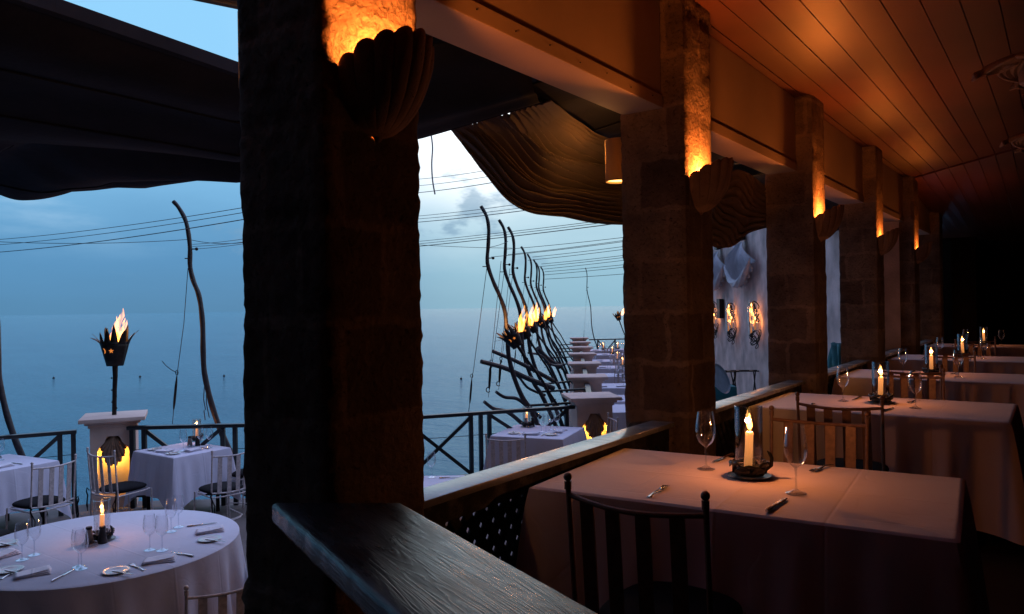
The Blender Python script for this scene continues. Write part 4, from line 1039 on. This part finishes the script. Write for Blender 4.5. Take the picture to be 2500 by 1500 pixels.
def mk_knife():
    t = thing('knife', '', 'knife'); s = MB()
    s.tube([(0, 0, .006), (.02, 0, .0065), (.06, 0, .006), (.10, 0, .006)], [.006, .0085, .006, .005], 8); s.build('handle', M_STEEL, t)
    s = MB(); s.grid(lambda u, v: Vector((.10 + .115 * u, (v - .35) * .020 * (1 - .75 * max(0, u - .7) / .3), .005)), 12, 2); s.build('blade', M_STEEL, t, solid=.0016); return t
def mk_plate():
    t = thing('side_plate', '', 'plate'); s = MB(); s.lathe([(.0005, .004), (.045, .004), (.052, .008), (.080, .014), (.082, .013), (.05, .001), (.0005, .001)], n=32); s.build('plate_disc', M_CHINA, t); return t
def mk_napkin():
    t = thing('napkin', '', 'napkin'); s = MB()
    for k in range(3): s.grid(lambda u, v, k=k: Vector(((u - .5) * (.20 - .01 * k), (v - .5) * (.115 - .006 * k) + .03 * (u - .5) * k, .006 + .007 * k + .004 * math.sin(u * 6 + k) * math.sin(v * PI))), 12, 8)
    s.build('folded_linen', M_NAPK, t, solid=.004); return t
def mk_shaker(dark):
    def f():
        t = thing('pepper_shaker' if dark else 'salt_shaker', '', 'shaker'); s = MB()
        s.lathe([(.0005, 0), (.026, 0), (.027, .01), (.022, .05), (.0165, .082), (.0165, .088)], n=18); s.build('shaker_body', M_GRINDD if dark else M_GRIND, t)
        s = MB(); s.lathe([(.0175, .088), (.019, .094), (.017, .104), (.0005, .107)], n=18); s.build('lid', M_IRON, t); return t
    return f
def mk_ash():
    t = thing('glass_ashtray', '', 'ashtray'); s = MB(); s.lathe([(.0005, .006), (.036, .006), (.044, .026), (.050, .028), (.050, .002), (.0005, .002)], n=20); s.build('ashtray_bowl', M_GLASSB, t); return t
def mk_candle():
    t = thing('candle_lantern', '', 'candle holder')
    s = MB(); s.lathe([(.0005, .0035), (.07, .004), (.086, .008), (.087, .006), (.07, .0015), (.0005, .0015)], n=32); s.build('saucer', M_GRIND, t)
    s = MB(); s.lathe([(.055, .022), (.0555, .288), (.0530, .2885), (.0525, .024)], n=32); s.build('glass_chimney', M_CHIM, t)
    s = MB(); s.lathe([(.0005, .01), (.058, .01), (.066, .03), (.062, .042), (.045, .03), (.0005, .026)], n=24)
    r3 = random.Random(11)
    for k in range(15):
        a = k * 2 * PI / 15; a2 = a + .9; r_a, r_b = .066, .078; z0, z1 = .02 + .012 * (k % 3), .045 + .022 * r3.random()
        pts = [(math.cos(a + (a2 - a) * q / 6) * (r_a + (r_b - r_a) * q / 6), math.sin(a + (a2 - a) * q / 6) * (r_a + (r_b - r_a) * q / 6), z0 + (z1 - z0) * math.sin(q / 6 * PI * .8)) for q in range(7)]
        s.tube(pts, [.004, .006, .009, .010, .008, .005, .001], 6)
    a = R(20); s.tube([(.066 * math.cos(a), .066 * math.sin(a), .03), (.085 * math.cos(a), .085 * math.sin(a), .05), (.088 * math.cos(a), .088 * math.sin(a), .08), (.080 * math.cos(a), .080 * math.sin(a), .098), (.070 * math.cos(a), .070 * math.sin(a), .108)], [.006, .009, .008, .008, .002], 6)
    s.build('leaf_wreath', M_GRINDD, t)
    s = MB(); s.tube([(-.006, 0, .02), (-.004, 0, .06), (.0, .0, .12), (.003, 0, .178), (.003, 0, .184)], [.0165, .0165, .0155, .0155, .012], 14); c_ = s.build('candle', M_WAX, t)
    s = MB(); s.tube([(.003, 0, .183), (.004, 0, .194)], .0012, 5); s.build('wick', M_IRON, c_)
    s = MB(); s.lathe([(.0008, 0), (.008, .006), (.0125, .017), (.011, .031), (.0065, .048), (.0008, .070)], (.004, 0, .190), 12); s.build('flame', M_FLAME, c_)
    light('POINT', 'candle_light', (.004, 0, .215), 1.0, CANDLE, .012, t)
    return t
def set_light(o, e):
    for k in kids(o):
        if k.type == 'LIGHT': k.data = k.data.copy(); k.data.energy = e

# chairs
def mk_chair(M_CHAIR=None):
    M_CHAIR = M_CHAIR or MATS['chair_paint']
    t = thing('metal_chair', '', 'chair')
    hw = .222
    def backx(z): return -.215 - .035 * (z - .45) / .48
    for sx in (-1, 1):
        s = MB(); s.tube([(sx * (hw + .012), -.235, 0), (sx * hw, -.215, .45), (sx * (hw + .002), backx(.93), .915)], .0085, 8); s.ball((sx * (hw + .002), backx(.93), .928), .0135, 10); s.tube([(sx * (hw + .002), backx(.93), .89), (sx * (hw + .002), backx(.93), .915)], .0115, 8); s.build('back_post', M_CHAIR, t)
        s = MB(); s.tube([(sx * .205, .215, 0), (sx * .195, .205, .44)], .0085, 8); s.build('leg', M_CHAIR, t)
    bow = lambda u, z: Vector(((u - .5) * 2 * hw, backx(z) - .045 * math.sin(u * PI), z - .012 * math.sin(u * PI)))
    s = MB(); s.tube([bow(k / 16, .872) for k in range(17)], .0085, 8); s.build('top_rail', M_CHAIR, t)
    s = MB(); s.tube([bow(k / 16, .485) for k in range(17)], .008, 8); s.build('lower_rail', M_CHAIR, t)
    for k in range(4):
        u = .17 + .22 * k; s = MB(); a, c = bow(u, .872), bow(u, .485); s.bar(c, a, .046, .005) if False else None
        w_ = .023; vs = []
        for (p, uu) in ((c, u), (a, u)):
            for dx in (-w_, w_):
                for dy in (-.003, .003): vs.append(Vector((p.x + dx, p.y + dy, p.z)))
        s.add(vs, [(0, 2, 3, 1), (4, 5, 7, 6), (0, 1, 5, 4), (2, 6, 7, 3), (0, 4, 6, 2), (1, 3, 7, 5)]); s.build('slat', M_CHAIR, t, smooth=False)
    ring = [(-.215, -.215), (-.2, .12), (-.17, .2), (0, .225), (.17, .2), (.2, .12), (.215, -.215), (.1, -.25), (-.1, -.25), (-.215, -.215)]
    s = MB(); s.tube([(x_, y_, .437) for x_, y_ in ring], .008, 6); s.build('seat_frame', M_CHAIR, t)
    s = MB()
    for j_ in range(2):
        pass
    s.grid(lambda u, v: Vector((.205 * math.cos(2 * PI * u) * (abs(math.cos(2 * PI * u)) ** -.35 if abs(math.cos(2 * PI * u)) > .05 else 1.0) * math.sin(PI * v) ** .4, .215 * math.sin(2 * PI * u) * (abs(math.sin(2 * PI * u)) ** -.35 if abs(math.sin(2 * PI * u)) > .05 else 1.0) * math.sin(PI * v) ** .4, .475 - .032 * math.cos(PI * v))), 40, 12)
    s.build('cushion', M_CUSH, t)
    for sx in (-1, 1):
        s = MB(); s.tube([(sx * .225, -.235, .47), (sx * .245, -.25, .5), (sx * .25, -.255, .46), (sx * .235, -.25, .42), (sx * .24, -.26, .32), (sx * .23, -.255, .25)], [.006, .007, .007, .008, .007, .004], 5); s.tube([(sx * .235, -.25, .43), (sx * .215, -.27, .36), (sx * .22, -.265, .29)], .006, 5); s.build('cushion_tie', M_CUSH, t)
    s = MB(); s.tube([Vector((.2 * math.cos(a), .21 * math.sin(a), .16)) * 1.0 for a in [R(-150 + 20 * k) for k in range(7)]] , .006, 6)
    s.tube([(-.21, .21, .17)] + [Vector((.21 * math.cos(a), -.02 + .17 * math.sin(a), .165)) for a in [R(170 - 0 + 20 * k) for k in range(1, 9)]] + [(.21, .21, .17)], .006, 6)
    s.build('curved_brace', M_CHAIR, t)
    return t
def look(fx, fy, tx, ty): return math.atan2(ty - fy, tx - fx) - PI / 2   # chair local +y faces target
def chair(x, y, rz, zf, label, group):
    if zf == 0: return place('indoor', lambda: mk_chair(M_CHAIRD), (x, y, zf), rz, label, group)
    return place('chair', mk_chair, (x, y, zf), rz, label, group)

# ---- indoor tables
IT = [(-1.03, 2.99, R(4.5), .735, .465), (-1.03, 5.70, R(.5), .76, .475), (-1.03, 8.15, 0, .76, .475), (-1.02, 10.75, 0, .76, .475), (-1.02, 13.75, 0, .76, .475)]
inm = ['nearest', 'second', 'third', 'fourth', 'farthest']
gI = 'indoor tables'
for i, (x, y, rz, hx, hy) in enumerate(IT):
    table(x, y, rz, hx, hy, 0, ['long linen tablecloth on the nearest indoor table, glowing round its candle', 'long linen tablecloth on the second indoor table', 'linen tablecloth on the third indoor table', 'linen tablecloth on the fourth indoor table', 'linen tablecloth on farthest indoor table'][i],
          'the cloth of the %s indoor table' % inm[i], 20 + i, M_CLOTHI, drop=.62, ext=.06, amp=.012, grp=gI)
    W_ = inm[i] + ' indoor table'
    cn = Vector((x, y, 0)); ax = Vector((math.cos(rz), math.sin(rz), 0)); ay = Vector((-math.sin(rz), math.cos(rz), 0))
    def at(lx, ly, z=ZI): p = cn + ax * lx + ay * ly; return Vector((p.x, p.y, z))
    o = place('candle', mk_candle, at(-.02, .09 if i else .10), .0 if i == 0 else i * .9, 'lit candle in tall glass chimney with leaf wreath on the ' + W_, 'candle lanterns on the indoor tables'); set_light(o, [6.5, 4.6, 3.6, 2.8, 2.4][i])
    if i == 0:
        g1, g2 = on(1724, 1147, ZI), on(1944, 1207, ZI)
    else: g1, g2 = at(-.26, .06), at(.22, -.10)
    gg = 'wine glasses on the indoor tables'
    place('glass', mk_glass, g1, 0, 'empty wine glass left of the candle on the ' + W_, gg)
    place('glass', mk_glass, g2, 0, 'empty wine glass right of the candle on the ' + W_, gg)
    if i == 0:
        f0, f1 = on(1586, 1216, ZI), on(1661, 1168, ZI); k0, k1 = on(1872, 1252, ZI), on(1934, 1212, ZI); f2, f3 = on(2031, 1136, ZI), on(1986, 1152, ZI); k2, k3 = on(1790, 1112, ZI), on(1730, 1134, ZI)
    else:
        f0, f1 = at(-.40, -.36), at(-.40, -.16); k0, k1 = at(.06, -.36), at(.10, -.15); f2, f3 = at(.18, .36), at(.14, .18); k2, k3 = at(-.20, .36), at(-.22, .15)
    for (kk, mk_, a, c, lab) in (('fork', mk_fork, f0, f1, 'steel fork on the near side of the '), ('knife', mk_knife, k0, k1, 'steel knife on the near side of the '), ('fork', mk_fork, f2, f3, 'steel fork on the far side of the '), ('knife', mk_knife, k2, k3, 'steel knife on the far side of the ')):
        place(kk, mk_, a, math.atan2(c.y - a.y, c.x - a.x), lab + W_, kk + 's on the indoor tables' if kk == 'fork' else 'knives on the indoor tables')
    # chairs
    if i == 0:
        chair(-1.04, 2.27, R(0), 0, 'dark metal chair in the foreground, its back to the viewer, at the nearest indoor table', 'metal chairs at the indoor tables')
        chair(-.99, 3.64, R(180), 0, 'slatted metal chair on the far side of the nearest indoor table', 'metal chairs at the indoor tables')
    else:
        chair(x - .02, y - hy - .42, R(1), 0, 'slatted metal chair on the near side of the ' + W_, 'metal chairs at the indoor tables')
        if i < 4: chair(x + .05, y + hy + .18, R(181), 0, 'slatted metal chair on the far side of the ' + W_, 'metal chairs at the indoor tables')

# ---- ceiling fans
fan = thing('ceiling_fan', 'carved palm leaf ceiling fan blade at the right edge, the upper and nearer one', 'ceiling fan', (-.13, 5.6, 0), 0, 'carved ceiling fans')
s = MB(); s.tube([(0, 0, 2.90), (0, 0, CZ)], .014, 8); s.build('rod', M_LAMP, fan)
s = MB(); s.lathe([(.0005, 2.74), (.05, 2.74), (.085, 2.77), (.09, 2.83), (.06, 2.89), (.03, 2.93), (.0005, 2.93)], n=20); s.build('motor', M_FAN, fan)
for k in range(4):
    a = R(200 + 90 * k); s = MB()
    def bl(u, v):
        x_ = .06 + .27 * u; w_ = .155 * (math.sin(min(1, u * 1.15 + .12) * PI) ** .6 if u < .96 else .25); y_ = (v - .5) * 2 * w_
        z_ = 2.90 - .03 * u + .03 * (1 - (2 * v - 1) ** 2) + .010 * abs(math.sin((v * 7) * PI)) - .06 * u * u
        return Vector((x_, y_, z_))
    s.grid(bl, 24, 42); s.xf(Matrix.Rotation(a, 4, 'Z')); s.build('blade', M_FAN, fan, solid=.02)
dup(fan, (-.16, 8.2, 0), R(12), 'second ceiling fan farther down, its blade tip below the first at the right edge')

# ---- terrace tables
gO = 'terrace tables'
def oset(cx_, cy_, ang, rad, where, role, full=True, near=True):
    """place setting: plate, butter knife, fork, napkin, knife at angle ang from table centre"""
    base = Vector((cx_ + rad * math.cos(ang), cy_ + rad * math.sin(ang), ZO)); t_ = Vector((-math.sin(ang), math.cos(ang), 0)); i_ = Vector((-math.cos(ang), -math.sin(ang), 0))
    lab = ', ' + role + ' place, ' + where; G_ = ' on the terrace tables'
    ia = ang + PI
    place('napkin', mk_napkin, base + i_ * .02, ang + PI / 2, 'folded white napkin' + lab, 'napkins' + G_)
    place('plate', mk_plate, base - t_ * .24 + i_ * .04, 0, 'small side plate' + lab, 'side plates' + G_)
    place('knife', mk_knife, base - t_ * .24 + i_ * .04 + Vector((-.06 * math.cos(ia + .5), -.06 * math.sin(ia + .5), .013)), ia + .5, 'butter knife on plate' + lab, 'knives' + G_, scale=.75)
    place('fork', mk_fork, base - t_ * .13 - i_ * .05, ia, 'steel fork' + lab, 'forks' + G_)
    place('knife', mk_knife, base + t_ * .16 - i_ * .05, ia, 'steel knife' + lab, 'knives' + G_)
def condiments(c, where, rz=0.0, ash=True):
    v = Vector((math.cos(TH + rz), math.sin(TH + rz), 0)); back_ = Vector((-math.sin(TH), math.cos(TH), 0))
    place('salt', mk_shaker(False), c - v * .045 - back_ * .09, 0, 'grey salt shaker beside the candle on the ' + where, 'salt shakers on the terrace tables', scale=1.15)
    place('pepper', mk_shaker(True), c + v * .045 - back_ * .08, 0, 'black pepper shaker beside the candle on the ' + where, 'pepper shakers on the terrace tables', scale=1.15)
    if ash: place('ash', mk_ash, c - back_ * .16, 0, 'round glass ashtray by the shakers on the ' + where, 'glass ashtrays on the terrace tables')
gcl = 'candle lanterns on the terrace tables'; ggl = 'wine glasses on the terrace tables'; gch = 'metal chairs on the terrace'
# round table
rt = LD(-2.92, 5.42, ZT); wr = 'round terrace table'
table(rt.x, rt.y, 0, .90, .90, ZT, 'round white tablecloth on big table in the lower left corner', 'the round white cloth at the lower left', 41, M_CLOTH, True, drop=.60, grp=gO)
cpt = on(250, 1318, ZO); o = place('candle', mk_candle, cpt, 0, 'lit candle in glass chimney standing on the ' + wr, gcl); set_light(o, 1.6)
condiments(cpt, wr)
for (u, v, lb_) in ((54, 1368, 'leftmost wine glass on the '), (84, 1356, 'wine glass second from left on the '), (192, 1385, 'left one of the touching glasses at the front of the '), (199, 1390, 'right one of the touching glasses at the front of the '), (366, 1344, 'left one of the two glasses right of the candle on the '), (396, 1345, 'right one of the two glasses right of the candle on the '), (418, 1299, 'left of the two overlapping glasses at the far side of the '), (436, 1288, 'right of the two overlapping glasses at the far side of the ')):
    place('glass', mk_glass, on(u, v, ZO), 0, lb_ + wr, ggl, scale=1.0)
def item(kind, mk_, a, c, label, grp, scale=None):
    A, B = on(*a, ZO), on(*c, ZO); place(kind, mk_, A, math.atan2(B.y - A.y, B.x - A.x), label, grp, scale)
item('knife', mk_knife, (126, 1422), (188, 1388), 'knife pointing to the front pair of glasses on the ' + wr, 'knives on the terrace tables')
item('knife', mk_knife, (472, 1360), (414, 1348), 'knife between the right glasses and the table edge on the ' + wr, 'knives on the terrace tables')
item('knife', mk_knife, (456, 1287), (534, 1277), 'knife at the far right of the ' + wr, 'knives on the terrace tables')
item('fork', mk_fork, (352, 1394), (298, 1370), 'fork beside the front side plate on the ' + wr, 'forks on the terrace tables')
item('fork', mk_fork, (2, 1416), (70, 1382), 'fork at the left front of the ' + wr, 'forks on the terrace tables')
item('napkin', mk_napkin, (80, 1403), (130, 1395), 'folded napkin at the left front of the ' + wr, 'napkins on the terrace tables')
item('napkin', mk_napkin, (390, 1370), (430, 1366), 'folded napkin at the right front of the ' + wr, 'napkins on the terrace tables')
item('napkin', mk_napkin, (513, 1298), (540, 1295), 'folded napkin at the far right of the ' + wr, 'napkins on the terrace tables')
item('napkin', mk_napkin, (5, 1359), (30, 1352), 'folded napkin at the far left of the ' + wr, 'napkins on the terrace tables')
for (u, v, lb_) in ((284, 1397, 'side plate at the front of the '), (512, 1319, 'side plate at the right of the '), (22, 1395, 'side plate at the left front of the '), (12, 1329, 'side plate at the far left of the ')):
    place('plate', mk_plate, on(u, v, ZO), 0, lb_ + wr, 'side plates on the terrace tables')
    pk = on(u - 10, v, ZO + .014); place('knife', mk_knife, pk, TH - .35, 'butter knife lying on the ' + lb_ + wr, 'knives on the terrace tables', scale=.8)
pc = on(500, 1405, ZT + .9)
cpos = LD(ray(522, 1380)[0] * 4.35, 4.35, ZT); 
chair(cpos.x, cpos.y, look(cpos.x, cpos.y, rt.x, rt.y) - .15, ZT, 'white slatted chair at the lower edge, drawn up to the round table', gch)
c2 = LD(-1.95, 5.75, ZT); chair(c2.x + .12, c2.y + .12, look(c2.x, c2.y, rt.x, rt.y), ZT, 'chair half hidden behind nearest column, right of the round table', gch)
c3 = LD(-4.62, 6.55, ZT); chair(c3.x, c3.y, TH - R(90), ZT, 'dark cushioned chair beyond the round table at the left edge', gch)

# mid-left square table
def quad(c4):   # four plan corners -> centre, rz, half sizes (near-left, near-right, far-right, far-left)
    c = sum(c4, Vector()) / 4; e = ((c4[1] - c4[0]) + (c4[2] - c4[3])) / 2; f_ = ((c4[3] - c4[0]) + (c4[2] - c4[1])) / 2
    return c, math.atan2(e.y, e.x), e.length / 2, f_.length / 2
c4 = [on(421, 1118, ZO), on(563, 1093, ZO), on(465, 1077, ZO), on(328, 1101, ZO)]
c, rz, hx, hy = quad(c4); ws = 'square table behind the round one'
table(c.x, c.y, rz, hx, hy, ZT, 'white tablecloth with long corner folds on square table left of the nearest column', 'the square cloth left of the nearest column', 43, M_CLOTH, drop=.46, ext=.24, amp=.010, grp=gO)
cp = on(481, 1076, ZO); o = place('candle', mk_candle, cp, 0, 'lit candle in glass chimney on the ' + ws, gcl, scale=.95); set_light(o, 1.6)
condiments(on(480, 1086, ZO), ws)
for (u, v, lb_) in ((448, 1101, 'left front wine glass on the '), (490, 1094, 'middle wine glass on the '), (511, 1094, 'right wine glass on the ')): place('glass', mk_glass, on(u, v, ZO), 0, lb_ + ws, ggl)
for (ka, role) in ((rz - PI / 2, 'near right'), (rz + PI, 'near left')): oset(c.x, c.y, ka, hx * .66, ws, role)
ca = LD(ray(540, 1180)[0] * 8.25, 8.25, ZT); chair(ca.x, ca.y, look(ca.x, ca.y, c.x, c.y) + .10, ZT, 'white slatted chair with black cushion, right of square table, close to the nearest column', gch)
ca = LD(ray(300, 1190)[0] * 8.35, 8.35, ZT); chair(ca.x, ca.y, look(ca.x, ca.y, c.x, c.y) - .05, ZT, 'white slatted chair side on, in front of the glowing pier niche', gch)
ca = LD(-3.1, 9.0, ZT); chair(ca.x + .0, ca.y, look(ca.x, ca.y, c.x, c.y), ZT, 'chair behind the square table, mostly hidden by nearest column', gch)
# left edge table
c = on(-28, 1135, ZO); wl_ = 'table at the left edge'
rzl = TH + R(-28)
table(c.x, c.y, rzl, .48, .48, ZT, 'white tablecloth on the table cut off by the left edge', 'the cloth cut off by the left edge', 45, M_CLOTH, drop=.44, ext=.24, amp=.010, grp=gO)
place('glass', mk_glass, on(2, 1124, ZO), 0, 'wine glass on the ' + wl_, ggl)
oset(c.x, c.y, rzl, .30, wl_, 'right')
ca = LD(ray(95, 1190)[0] * 7.75, 7.75, ZT); chair(ca.x, ca.y, look(ca.x, ca.y, c.x, c.y) + .12, ZT, 'white slatted chair with black cushion at the left edge table', gch)
# table seen between columns
c4 = [on(1196, 1063, ZO), on(1366, 1073, ZO), on(1433, 1043, ZO), on(1262, 1037, ZO)]
c, rz, hx, hy = quad(c4); wb = 'table framed between the two nearest columns'
table(c.x, c.y, rz, hx, hy, ZT, 'white tablecloth on the small table framed between nearest and second columns', 'the cloth framed between two columns', 47, M_CLOTH, drop=.46, ext=.22, amp=.010, grp=gO)
o = place('candle', mk_candle, on(1286, 1042, ZO), 0, 'lit candle in glass chimney on the ' + wb, gcl, scale=.95); set_light(o, 1.2)
condiments(on(1292, 1040, ZO), wb)
for (u, v, lb_) in ((1322, 1056, 'leftmost wine glass on the '), (1333, 1059, 'second wine glass from left on the '), (1345, 1050, 'third wine glass from left on the '), (1360, 1049, 'rightmost wine glass on the ')): place('glass', mk_glass, on(u, v, ZO), 0, lb_ + wb, ggl)
oset(c.x, c.y, rz - PI / 2, hy * .62, wb, 'near'); oset(c.x, c.y, rz, hx * .62, wb, 'right')
ca = on(1240, 1145, ZT + .45); ca = LD(ray(1240, 1100)[0] * 8.95, 8.95, ZT); chair(ca.x, ca.y, look(ca.x, ca.y, c.x, c.y) + .28, ZT, 'white slatted chair in front of the table framed between columns', gch)
ca = LD(ray(1452, 1090)[0] * 10.0, 10.0, ZT); chair(ca.x, ca.y, look(ca.x, ca.y, c.x, c.y) + .1, ZT, 'chair with scrolled arm glimpsed right of the shell niche pier', gch)
# table peeping past nearest column
c = LD(-.98, 6.95, ZT); wp2 = 'table corner showing past nearest column'
table(c.x, c.y, TH, .50, .48, ZT, 'white tablecloth corner just past the nearest column, above the pale rail', 'the cloth corner past the nearest column', 49, M_CLOTH, drop=.46, ext=.2, grp=gO)
place('glass', mk_glass, on(1054, 1166, ZO), 0, 'wine glass against the nearest column edge on the ' + 'half hidden table', ggl)
item('knife', mk_knife, (1072, 1168), (1108, 1167), 'knife beside the wine glass on the ' + wp2, 'knives on the terrace tables')
# far row of tables
far = [(1560, 1003, 12.1), (1545, 969, 13.4), (1500, 937, 15.5), (1498, 912, 17.9), (1500, 894, 20.2), (1490, 877, 22.6), (1500, 862, 25.5), (1470, 852, 28.0), (1520, 852, 28.3)]
fn = ['first', 'second', 'third', 'fourth', 'fifth', 'sixth', 'seventh', 'eighth', 'ninth']
fdat = []
for k, (u, v, d_) in enumerate(far):
    l_ = ray(u, v)[0] * d_; c = LD(l_, d_, ZT); hw_ = [.5, .55, .50, .62, .62, .62, .62, .5, .5][k]
    table(c.x, c.y, TH - WA + (.12 if k == 0 else 0), hw_, .46, ZT, 'white tablecloth, %s in the far row of terrace tables beside second column' % fn[k], 'the %s cloth of the far terrace row' % fn[k], 60 + k, M_CLOTH, drop=.46, ext=.16, amp=.008, grp=gO); fdat.append((c, hw_))
for (u, v, k, lb_) in [(1434, 826, 7, 'leftmost and farthest lit candle among the far terrace tables'), (1473, 834, 7, 'far lit candle, second from left among far terrace tables'), (1508, 842, 8, 'far lit candle at the upper right, against the second column'), (1495, 859, 6, 'lit candle in the middle of the far terrace tables'), (1507, 872, 5, 'lit candle second lowest among the far terrace tables'), (1520, 887, 4, 'lowest lit candle among far tables, touching the second column edge')]:
    d_ = far[k][2]; l_ = ray(u, v)[0] * d_; o = place('candle', mk_candle, LD(l_, d_, ZO), 0, lb_, gcl); set_light(o, 1.0)
r5 = random.Random(21)
for k in range(1, 9):
    c, hw_ = fdat[k]; n_ = [0, 1, 2, 6, 6, 6, 6, 5, 5][k]
    lxs = sorted(r5.uniform(-.1, hw_ * .9) if k < 7 else r5.uniform(-hw_ * .8, hw_ * .8) for j in range(n_))
    for j, lx in enumerate(lxs):
        p = c + RT * lx + FW * r5.uniform(-.3, .3); p.z = ZO
        place('glass', mk_glass, p, 0, 'small wine glass, %s from left, on %s far table' % (fn[j], fn[k]), ggl)
    for j in range(2):
        p = c + RT * (-hw_ * .55 + .75 * hw_ * j) - FW * .24; p.z = ZO
        place('napkin', mk_napkin, p, TH, '%s folded napkin on the %s table of the far row' % (('left', 'right')[j], fn[k]), 'napkins on the terrace tables')
for k in (3, 4, 5, 6, 7):
    c, hw_ = fdat[k]; p = c + RT * .12 - FW * .72
    chair(p.x, p.y, TH, ZT, 'white slatted chair in front of the %s table of the far row' % fn[k], gch)
print('objects', len(bpy.data.objects))
